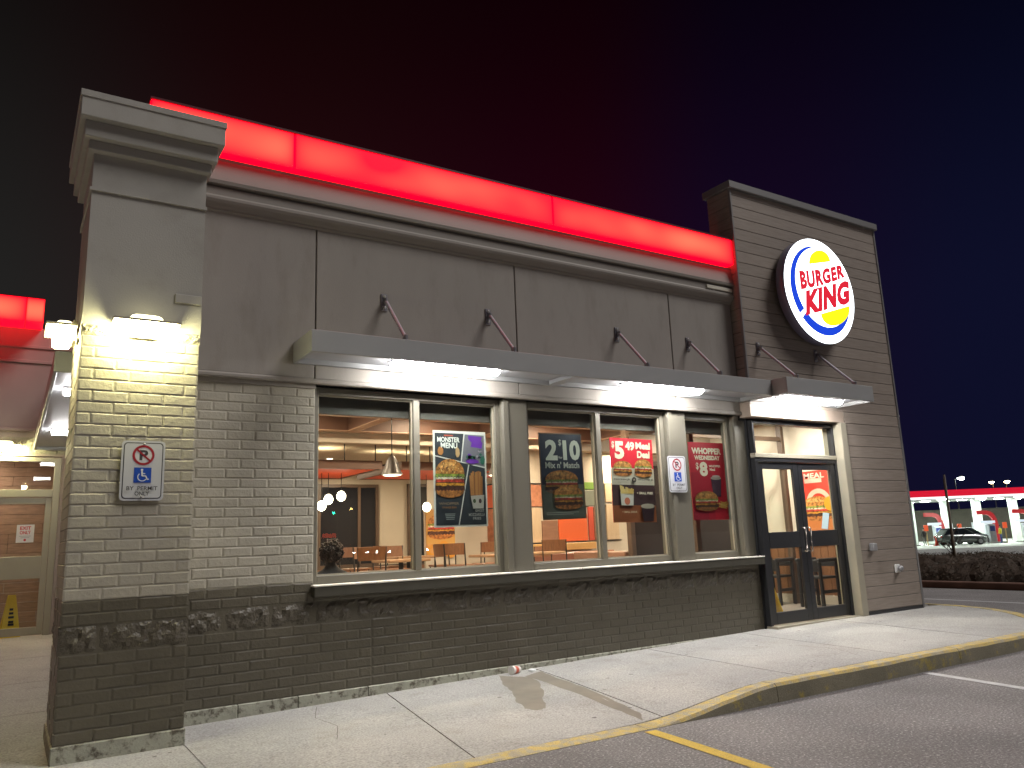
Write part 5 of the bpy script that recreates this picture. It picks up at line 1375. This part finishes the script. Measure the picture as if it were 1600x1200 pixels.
place_mesh('body', skin_body('body', J, Bn, None), mat('dark_jacket', (0.035, 0.032, 0.034), 0.7, var=0.15), t)
m = MB(); rr_ = random.Random(3)
for i in range(300):
    a, b = rr_.uniform(0, 2 * math.pi), rr_.uniform(-0.9, 1.0)
    rad = 0.112
    c = Vector((px + rad * math.cos(a) * math.sqrt(1 - b * b * 0.8), py - 0.02 + rad * math.sin(a) * math.sqrt(1 - b * b * 0.8) * 0.9, sz + 0.745 + 0.12 * b))
    ax = Vector((rr_.uniform(-1, 1), rr_.uniform(-1, 1), rr_.uniform(-1, 1))).normalized(); bx = ax.orthogonal().normalized(); s_ = rr_.uniform(0.010, 0.022)
    m.tube([c + (bx * math.cos(k) + ax.cross(bx) * math.sin(k)) * s_ + ax * 0.004 * k for k in (0, 1.2, 2.4, 3.6, 4.8)], 0.006, 4, cap=False)
m.lathe([(0.02, 0.125), (0.08, 0.095), (0.108, 0.02), (0.10, -0.06), (0.07, -0.115)], (px, py - 0.015, sz + 0.745), 14)
o = part('hair', m, mat('curly_hair', (0.05, 0.032, 0.024), 0.55, var=0.3, vscale=20), t)
stool = thing('dining_chair', 'low dark dining chair under the seated person', 'chair', (px, py, FZ))
part('seat', MB().cbox(px - 0.21, px + 0.21, py - 0.2, py + 0.24, FZ + 0.42, FZ + 0.455, 0.01), M_wood, stool)
for sx in (-1, 1):
    for yy in (-0.18, 0.2): part('leg', MB().tube([(px + sx * 0.18, py + yy, FZ + 0.42), (px + sx * 0.2, py + yy * 1.1, FZ)], 0.013, 6), M_black, stool)
part('backrest', MB().cbox(px - 0.2, px + 0.2, py - 0.235, py - 0.215, FZ + 0.62, FZ + 0.84, 0.008), M_bronze, stool)

# ------------------------------------------------------------------ litter
t = thing('paper_cup', 'white paper cup with red print lying against the foot of the wall', 'cup', (4.5, 7.1, 0.06))
ax = Vector((0.93, 0.30, 0)).normalized(); c0 = Vector((4.40, 7.06, 0.0)); c1 = c0 + ax * 0.13
zc = 0.082
def cup_pts(path, rads, m, mb_): mb_.tube([(q.x, q.y, z) for q, z in path], rads, 18, m)
m = MB(); seq = []
a0, a1 = Vector((c0.x, c0.y, zs(c0.x, c0.y) + 0.044)), Vector((c1.x, c1.y, zs(c1.x, c1.y) + 0.031))
m.tube([a0, a0.lerp(a1, 0.02), a0.lerp(a1, 0.3)], [0.044, 0.043, 0.0395], 18, 0); m.tube([a0.lerp(a1, 0.3), a0.lerp(a1, 0.68)], [0.0397, 0.0348], 18, 1); m.tube([a0.lerp(a1, 0.68), a1], [0.0345, 0.03], 18, 0)
part('cup_body', m, [flat((0.72, 0.70, 0.68)), flat((0.60, 0.12, 0.06))], t)
t = thing('cup_lid', 'crumpled white lid and straw lying beside the paper cup', 'lid', (4.68, 7.1, 0.06))
zl = zs(4.66, 7.08)
part('lid', MB().lathe([(0.042, 0.0), (0.043, 0.012), (0.03, 0.02), (0.012, 0.022)], (4.655, 7.06, zl + 0.002), 16), flat((0.72, 0.72, 0.72)), t)
part('straw', MB().tube([(4.66, 7.07, zl + 0.012), (4.80, 7.10, zl + 0.016)], 0.004, 6), flat((0.7, 0.68, 0.66)), t)

# ------------------------------------------------------------------ road side: island, hedge, sapling
m = MB(); m.cbox(17.2, 17.42, 2.0, 40, -0.03, 0.14, 0.02); struct('island_kerb', m, mat('island_kerb_red', (0.20, 0.105, 0.075), 0.8, var=0.25, vscale=3))
m = MB(); m.box(17.42, 24, 2.0, 40, -0.03, 0.10); struct('island_soil', m, mat('bark_mulch', (0.075, 0.045, 0.025), 0.95, var=0.35, vscale=5, bump=0.8, bscale=30, bdist=0.03))
hm = MB(); rr_ = random.Random(11)
def hz(x, y):
    e = min((x - 17.75) / 0.9, (22.3 - x) / 0.8, 1.0); e = max(e, 0.0) ** 0.6
    return 0.10 + e * (0.50 + 0.02 * math.sin(y * 1.9) + 0.018 * math.sin(y * 4.3 + x * 2) + 0.02 * math.sin(x * 7 + y * 3.1))
NXh, NYh = 22, 170
hv = [(17.75 + 4.55 * i / (NXh - 1) + rr_.uniform(-.05, .05), 2.5 + 28 * j / (NYh - 1) + rr_.uniform(-.05, .05)) for j in range(NYh) for i in range(NXh)]
hm.idx([(x, y, hz(x, y) - 0.05 + rr_.uniform(-.03, .03)) for x, y in hv], [(j * NXh + i, j * NXh + i + 1, (j + 1) * NXh + i + 1, (j + 1) * NXh + i) for j in range(NYh - 1) for i in range(NXh - 1)], 2)
for i in range(26000):
    y = rr_.uniform(2.6, 30); x = 17.8 + 4.4 * rr_.random() ** 1.5; z = hz(x, y) - 0.05 + rr_.uniform(-0.02, 0.05)
    s_ = rr_.uniform(0.03, 0.07); a = Vector((rr_.uniform(-1, 0.6), rr_.uniform(-1, 1), rr_.uniform(-0.2, 1))).normalized(); b = a.orthogonal().normalized(); o_ = Vector((x, y, z))
    hm.face([o_ - b * s_ * 0.35, o_ + a * s_ * 0.3, o_ + b * s_ * 0.35, o_ + a * s_], rr_.randrange(2))
o = part('hedge', hm, [mat('leaf_brown', (0.070, 0.040, 0.017), 0.8, var=0.35), mat('leaf_olive', (0.048, 0.038, 0.016), 0.7, var=0.3), mat('twig_brown', (0.045, 0.024, 0.011), 0.8, var=0.2)]); tag(o, 'low brown hedge on the island beyond the lane', 'hedge', kind='stuff')
def tree_branch(m, p, d, l, r, depth, rr):
    q = p + d * l
    m.tube([p, p.lerp(q, 0.5) + Vector((rr.uniform(-1, 1), rr.uniform(-1, 1), 0)) * l * 0.05, q], [r, r * 0.8, r * 0.6], 5, 0, cap=False)
    if depth:
        for k in range(3):
            e = (d + Vector((rr.uniform(-1, 1), rr.uniform(-1, 1), rr.uniform(0.0, 0.7))) * 0.75).normalized(); tree_branch(m, q.lerp(p, 0.15 * k), e, l * rr.uniform(0.55, 0.75), r * 0.55, depth - 1, rr)
t = thing('sapling_tree', 'bare thin sapling with its stake standing in the hedge', 'tree', (19.6, 10.75, 0.1))
m = MB(); m.tube([(19.6, 10.75, 0.1), (19.58, 10.74, 0.7), (19.54, 10.7, 1.5), (19.45, 10.66, 2.45)], [0.03, 0.027, 0.02, 0.011], 7); part('trunk', m, mat('sapling_bark', (0.09, 0.06, 0.045), 0.8, var=0.2), t)
m = MB(); rr_ = random.Random(5)
for k in range(7):
    d = Vector((rr_.uniform(-1, 1), rr_.uniform(-1, 1), rr_.uniform(0.5, 1.2))).normalized(); tree_branch(m, Vector((19.59, 10.745, 0.55 + 0.07 * k)), d, 0.3, 0.012, 1, rr_)
part('crown', m, mat('sapling_bark', (0.09, 0.06, 0.045)), t)
part('stake', MB().tube([(19.42, 10.62, 0.1), (19.40, 10.60, 2.55)], 0.022, 6), mat('stake_pale', (0.5, 0.45, 0.36), 0.7), t)

# ------------------------------------------------------------------ petrol station far beyond
SU, SV, S0 = Vector((0.8436, -0.5371, 0)), Vector((0.537, 0.8436, 0)), Vector((80.4, 43.36, -0.90))
def st_mat(): return Matrix(((SU.x, SV.x, 0, S0.x), (SU.y, SV.y, 0, S0.y), (0, 0, 1, S0.z), (0, 0, 0, 1)))
ANG = math.atan2(SU.y, SU.x)
def st_thing(name, label, cat, u, v, group=None, rz=0.0):
    t = bpy.data.objects.new(name, None); t.empty_display_size = 1; link(t); tag(t, label, cat, group); t['_p'] = 0; del t['_p']
    PLACE.append((t, u, v, rz)); return t
PLACE = []
m = MB(); a = [S0 + SU * u + SV * v for u, v in ((-16, -10), (34, -10), (34, 22), (-16, 22))]; m.face([(q.x, q.y, -0.905) for q in a]); struct('forecourt', m, mat('forecourt_concrete', (0.52, 0.54, 0.50), 0.7, var=0.1, vscale=0.4))
t = st_thing('station_canopy', 'large red and white fuel station canopy glowing beyond the hedge', 'canopy', 0, 0)
part('deck', MB().box(-12, 28, 0.3, 11, 4.55, 5.2), M_white, t)
part('red_fascia', MB().box(-4.9, 28, 0.0, 0.3, 4.82, 5.46), lit('fascia_red_glow', (0.75, 0.003, 0.03), 0.9), t)
part('white_stripe', MB().box(-12, 28, -0.02, 0.3, 4.62, 4.815), lit('fascia_white_glow', (0.85, 0.88, 0.9), 1.6), t)
part('logo_panel', MB().box(-12, -4.95, -0.02, 0.3, 4.82, 5.46), lit('fascia_pale_glow', (0.75, 0.7, 0.85), 0.75), t)
m = MB()
for k, q in enumerate((-6.9, -6.1, -5.4)): m.lathe([(0.22, 0), (0.22, -0.02)], (q, -0.03, 5.12), 12, axis='y')
part('logo_marks', m, flat((0.45, 0.1, 0.2)), t)
for u in (-9.4, -2.4, 1.35, 4.7, 8.6, 13.0):
    part('column', MB().box(u - 0.34, u + 0.34, 4.0, 4.6, 0, 4.55), mat('column_white', (0.72, 0.75, 0.70), 0.5, var=0.05), t)
m = MB()
for u in (-8, -4, 0, 4, 8, 12, 17, 22):
    for v in (2, 5.5, 9): m.box(u - 0.35, u + 0.35, v - 0.35, v + 0.35, 4.52, 4.545)
part('soffit_lights', m, lit('forecourt_light', (0.82, 1.0, 0.88), 190.0), t)
M_pump_red = lit('pump_arch_red', (0.72, 0.02, 0.03), 0.55)
def pump(u, v, label):
    t = st_thing('fuel_pump', label, 'fuel pump', u, v, 'fuel pumps under the station canopy')
    path = [(0.25, 0, 0), (0.20, 0, 1.6), (0.05, 0, 2.5), (-0.25, 0, 2.95), (-0.7, 0, 3.08), (-1.55, 0, 3.10)]
    m = MB()
    for a, b in zip(path[:-1], path[1:]):
        da = (Vector(b) - Vector(a)).normalized(); n_ = Vector((-da.z, 0, da.x)) * 0.2
        a_, b_ = Vector(a), Vector(b)
        q = [a_ - n_, a_ + n_, b_ + n_, b_ - n_]
        m.face([(w.x, -0.15, w.z) for w in q]); m.face([(w.x, 0.15, w.z) for w in q][::-1]); m.face([(q[1].x, -0.15, q[1].z), (q[1].x, 0.15, q[1].z), (q[2].x, 0.15, q[2].z), (q[2].x, -0.15, q[2].z)]); m.face([(q[0].x, -0.15, q[0].z), (q[0].x, 0.15, q[0].z), (q[3].x, 0.15, q[3].z), (q[3].x, -0.15, q[3].z)])
    part('arch', m, M_pump_red, t)
    part('cabinet', MB().cbox(-0.75, -0.05, -0.3, 0.3, 0.15, 1.9, 0.05), mat('pump_body', (0.55, 0.57, 0.62), 0.4), t); part('screen', MB().box(-0.65, -0.15, -0.32, -0.301, 1.2, 1.7), mat('pump_screen', (0.06, 0.08, 0.30), 0.3), t)
    part('island_base', MB().cbox(-1.3, 0.7, -0.6, 0.6, 0, 0.15, 0.03), M_conc, t)
    part('topper', MB().box(-1.2, 0.0, -0.25, 0.25, 2.0, 2.25), lit('pump_topper', (0.8, 0.9, 1.0), 0.9), t)
pump(-4.1, 1.5, 'fuel pump with red arch nearest the wood tower')
pump(0.25, 3.6, 'fuel pump with red arch behind the silver car')
pump(4.45, 1.2, 'fuel pump with red arch beside the person in yellow')
pump(8.1, 1.2, 'fuel pump with red arch at the edge of the picture')
def bollard_sign(u, v, label, h=1.55):
    t = st_thing('price_sign', label, 'sign', u, v, 'red topped small signs at the pumps')
    part('post', MB().tube([(0, 0, 0), (0, 0, h)], 0.06, 8), flat((0.5, 0.35, 0.15)), t); part('board', MB().cbox(-0.22, 0.22, -0.06, 0.06, h - 0.1, h + 0.5, 0.03), lit('price_red', (0.85, 0.10, 0.02), 0.8), t)
bollard_sign(-2.75, 0.8, 'small red topped sign by the pump nearest the wood tower')
bollard_sign(1.45, 2.2, 'small red topped sign behind the dark car')
bollard_sign(5.15, 0.6, 'small red topped sign by the pump with the person in yellow')
t = st_thing('traffic_cone', 'small red cone standing behind the silver car', 'cone', -2.6, -0.6)
part('cone', MB().lathe([(0.2, 0.04), (0.05, 0.8)], (0, 0, 0), 12), flat((0.7, 0.05, 0.02)), t); part('base', MB().box(-0.25, 0.25, -0.25, 0.25, 0, 0.04), flat((0.6, 0.04, 0.02)), t)

def car(label, u, v, rz, paint, group='cars at the fuel station'):
    t = st_thing('parked_car', label, 'car', u, v, group, rz)
    # length along x, front at +x
    sec = [(-2.25, 0.45, 0.85, 0.72), (-2.15, 0.32, 1.02, 0.80), (-1.6, 0.25, 1.06, 0.88), (-0.6, 0.24, 1.04, 0.90), (0.7, 0.24, 1.02, 0.90), (1.3, 0.25, 0.98, 0.88), (1.95, 0.28, 0.86, 0.82), (2.2, 0.34, 0.74, 0.70), (2.27, 0.42, 0.62, 0.60)]
    m = MB(); rings = []
    for x, z0, z1, w in sec:
        rings.append([(x, -w * 0.92, z0), (x, -w, z0 + 0.18), (x, -w, (z0 + z1) / 2 + 0.08), (x, -w * 0.9, z1 - 0.03), (x, -w * 0.7, z1), (x, w * 0.7, z1), (x, w * 0.9, z1 - 0.03), (x, w, (z0 + z1) / 2 + 0.08), (x, w, z0 + 0.18), (x, w * 0.92, z0)])
    n_ = 10; V = [q for r_ in rings for q in r_]
    m.idx(V, [(i * n_ + k, i * n_ + (k + 1) % n_, (i + 1) * n_ + (k + 1) % n_, (i + 1) * n_ + k) for i in range(len(sec) - 1) for k in range(n_)], 0, True); m.face(rings[0][::-1]); m.face(rings[-1])
    part('body', m, paint, t)
    m = MB(); low, up_ = [(-2.0, 0.76), (1.05, 0.80)], [(-1.45, 0.58), (0.25, 0.60)]
    q = [(-2.05, -0.74, 1.02), (1.1, -0.80, 1.0), (1.1, 0.80, 1.0), (-2.05, 0.74, 1.02), (-1.5, -0.58, 1.60), (0.2, -0.60, 1.60), (0.2, 0.60, 1.60), (-1.5, 0.58, 1.60)]
    m.idx(q, [(0, 1, 5, 4), (1, 2, 6, 5), (2, 3, 7, 6), (3, 0, 4, 7)]); part('windows', m, mat('car_glass', (0.02, 0.025, 0.03), 0.1, var=0), t)
    part('roof', MB().cbox(-1.55, 0.25, -0.60, 0.60, 1.59, 1.65, 0.025), paint, t)
    m = MB()
    for a, b in (((-2.05, 1.02), (-1.5, 1.60)), ((-0.55, 1.0), (-0.55, 1.6)), ((1.1, 1.0), (0.2, 1.6))):
        for s in (-1, 1): m.tube([(a[0], s * 0.785, a[1]), (b[0], s * 0.60, b[1])], 0.035, 5)
    part('pillars', m, paint, t)
    for x in (-1.35, 1.42):
        for s in (-1, 1):
            wh = part('wheel', MB().lathe([(0.30, -0.11), (0.34, -0.08), (0.34, 0.08), (0.30, 0.11)], (x, s * 0.82, 0.34), 20, axis='y'), M_black, t)
            part('rim', MB().lathe([(0.21, -0.005), (0.18, 0.005)], (x, s * 0.935, 0.34), 14, axis='y'), mat('wheel_rim', (0.45, 0.45, 0.46), 0.3, metal=0.7, var=0), wh)
    for s in (-1, 1):
        part('headlight', MB().cbox(2.1, 2.25, s * 0.58 - 0.13, s * 0.58 + 0.13, 0.62, 0.74, 0.02), mat('headlight_glass', (0.7, 0.7, 0.7), 0.15, var=0), t)
        part('tail_light', MB().cbox(-2.27, -2.12, s * 0.62 - 0.1, s * 0.62 + 0.1, 0.78, 0.92, 0.02), mat('tail_red', (0.35, 0.01, 0.01), 0.2, var=0), t)
car('silver grey car parked at the fuel station, the nearer one', -0.35, -0.9, 0.02, mat('paint_grey', (0.16, 0.18, 0.17), 0.25, metal=0.5, var=0, coat=0.5))
car('dark car parked at the fuel station behind the silver one', 1.95, 2.0, 0.06, mat('paint_black', (0.025, 0.025, 0.03), 0.2, metal=0.3, var=0, coat=0.5))
def stander(u, v, label, top, legs, rz):
    t = st_thing('person', label, 'person', u, v, None, rz)
    J = [((0, 0, 0.95), (0.15, 0.11)), ((0, 0, 1.2), (0.15, 0.1)), ((0, 0, 1.42), (0.17, 0.1)), ((0, 0, 1.5), 0.055), ((0, 0.01, 1.58), 0.07), ((0, 0.01, 1.70), 0.08), ((-0.19, 0, 1.40), 0.06), ((-0.26, 0.02, 1.12), 0.045), ((-0.24, 0.15, 0.92), 0.035), ((0.19, 0, 1.40), 0.06), ((0.26, 0.02, 1.12), 0.045), ((0.24, 0.15, 0.92), 0.035), ((-0.09, 0, 0.85), 0.085), ((-0.11, 0.02, 0.48), 0.06), ((-0.11, 0, 0.08), 0.045), ((-0.12, 0.14, 0.04), 0.04), ((0.09, 0, 0.85), 0.085), ((0.11, 0.02, 0.48), 0.06), ((0.11, 0, 0.08), 0.045), ((0.12, 0.14, 0.04), 0.04)]
    Bq = [(0, 1), (1, 2), (2, 3), (3, 4), (4, 5), (2, 6), (6, 7), (7, 8), (2, 9), (9, 10), (10, 11), (0, 12), (12, 13), (13, 14), (14, 15), (0, 16), (16, 17), (17, 18), (18, 19)]
    me = skin_body('body', J, Bq, None, sub=1)
    o = place_mesh('body', me, top, t); me.materials.append(legs); me.materials.append(mat('skin_tone', (0.42, 0.26, 0.19), 0.6, var=0))
    for pl in me.polygons: pl.material_index = 1 if pl.center.z < 0.93 else (2 if pl.center.z > 1.49 else 0)
    part('hair', MB().lathe([(0.03, 0.10), (0.075, 0.06), (0.09, -0.01), (0.085, -0.05)], (0, -0.015, 1.71), 12), M_black, t)
stander(4.0, -0.4, 'person in a yellow top and blue trousers standing at a fuel pump', flat((0.65, 0.55, 0.02)), flat((0.06, 0.09, 0.28)), 0.6)
stander(-3.35, 0.2, 'person in dark clothes standing by the pump nearest the wood tower', flat((0.05, 0.05, 0.05)), flat((0.14, 0.14, 0.13)), 0.2)
t = st_thing('station_shop', 'lit station shop front far behind the pumps', 'building', 4, 20)
part('wall', MB().box(-14, 18, 0, 3, 0, 3.6), mat('shop_wall', (0.10, 0.085, 0.07), 0.8), t); part('roof', MB().box(-14.3, 18.3, -0.3, 3.3, 3.6, 3.8), mat('shop_roof', (0.08, 0.07, 0.06), 0.8), t)
for k in range(5): w_ = part('window', MB().box(-11 + 5 * k, -8.4 + 5 * k, -0.05, -0.001, 0.6, 2.1), lit('shop_window', (0.9, 1.0, 1.0), 0.7), t)
for t_, u, v, rz in PLACE:
    q = S0 + SU * u + SV * v
    t_.location = (q.x, q.y, -0.9); t_.rotation_euler = (0, 0, ANG + rz)
# street lamps
def street_lamp(x, y, zb, h, col, stren, label, arm):
    t = thing('street_lamp', label, 'street lamp', (x, y, zb), 'street lamps near the fuel station')
    part('pole', MB().tube([(x, y, zb), (x, y, zb + h)], [0.12, 0.07], 8), mat('lamp_pole', (0.2, 0.2, 0.2), 0.5, metal=0.4), t)
    a = SU * arm
    part('arm', MB().tube([(x, y, zb + h), (x + a.x, y + a.y, zb + h + 0.3)], 0.06, 6), mat('lamp_pole', (0.2, 0.2, 0.2)), t)
    part('head', MB().lathe([(0.35, 0), (0.42, 0.12), (0.2, 0.25)], (x + a.x, y + a.y, zb + h + 0.22), 12), mat('lamp_pole', (0.2, 0.2, 0.2)), t)
    part('lens', MB().lathe([(0.16, -0.34), (0.44, -0.14), (0.46, -0.004)], (x + a.x, y + a.y, zb + h + 0.22), 14), lit('street_' + label[:5], col, stren), t)
street_lamp(112.0, 59.8, -1.0, 8.2, (0.85, 1.0, 0.95), 60.0, 'white street lamp shining above the station canopy', 0.9)
street_lamp(148.4, 72.6, -1.0, 8.9, (1.0, 0.75, 0.40), 25.0, 'amber street lamp, the dimmer one above the canopy', -0.2)
street_lamp(150.4, 71.3, -1.0, 8.9, (1.0, 0.66, 0.32), 60.0, 'orange street lamp, the brighter one above the canopy', 0.2)

# ------------------------------------------------------------------ street behind the viewer, mirrored in the panes
def street_car(x, y, rz, label):
    global PLACE
    PLACE = []
    car(label, 0, 0, 0, MATS['paint_black'], 'cars on the street behind the viewer')
    t_ = PLACE[0][0]; t_.location = (x, y, 0.0); t_.rotation_euler = (0, 0, rz)
    for sgn in (-1, 1):
        o = MB().cbox(2.255, 2.29, sgn * 0.58 - 0.11, sgn * 0.58 + 0.11, 0.63, 0.73, 0.01)
        hl = bpy.data.objects.new('lit_headlight', o.mesh('lit_headlight', [lit('headlight_glow', (0.9, 0.95, 1.0), 160.0)])); COL.objects.link(hl); hl.parent = t_
for x, y, rz, l in ((27.3, -55, 1.85, 'car with lit headlights mirrored low in the first window pane'), (30.0, -56, 1.9, 'car with lit headlights mirrored behind the first mullion'), (33.5, -55, 1.95, 'car with lit headlights mirrored left of the comic panel poster')):
    street_car(x, y, rz, l)
def signal(x, y, label):
    t = thing('traffic_signal', label, 'traffic light', (x, y, 0))
    part('pole', MB().tube([(x + 0.4, y, 0), (x + 0.4, y, 5.6)], 0.1, 8), M_black, t); part('housing', MB().cbox(x - 0.2, x + 0.2, y - 0.15, y + 0.1, 4.4, 5.6, 0.03), M_black, t)
    part('green_lens', MB().lathe([(0.15, 0.0), (0.14, 0.03)], (x, y + 0.1, 4.62), 14, axis='y'), lit('signal_green', (0.02, 1.0, 0.55), 90.0), t)
signal(27.4, -62.0, 'green traffic light mirrored in the first window pane')
t = thing('street_lamp', 'yellow street lamp mirrored in the first window pane', 'street lamp', (29.2, -62, 0))
part('pole', MB().tube([(29.2, -62, 0), (29.2, -62, 5.2)], 0.08, 8), M_black, t); part('lens', MB().lathe([(0.10, -0.1), (0.2, 0.0), (0.12, 0.1)], (29.2, -61.8, 5.0), 12), lit('street_yellow', (1.0, 0.75, 0.2), 70.0), t)
t = thing('shop_sign', 'small red shop sign mirrored in the first window pane', 'sign', (27.0, -62, 0))
part('post', MB().tube([(27.0, -62.2, 0), (27.0, -62.2, 2.4)], 0.06, 8), M_black, t); part('panel', MB().cbox(26.3, 27.7, -62.1, -61.9, 2.2, 2.6, 0.03), lit('shop_sign_red', (1.0, 0.08, 0.03), 5.0), t)
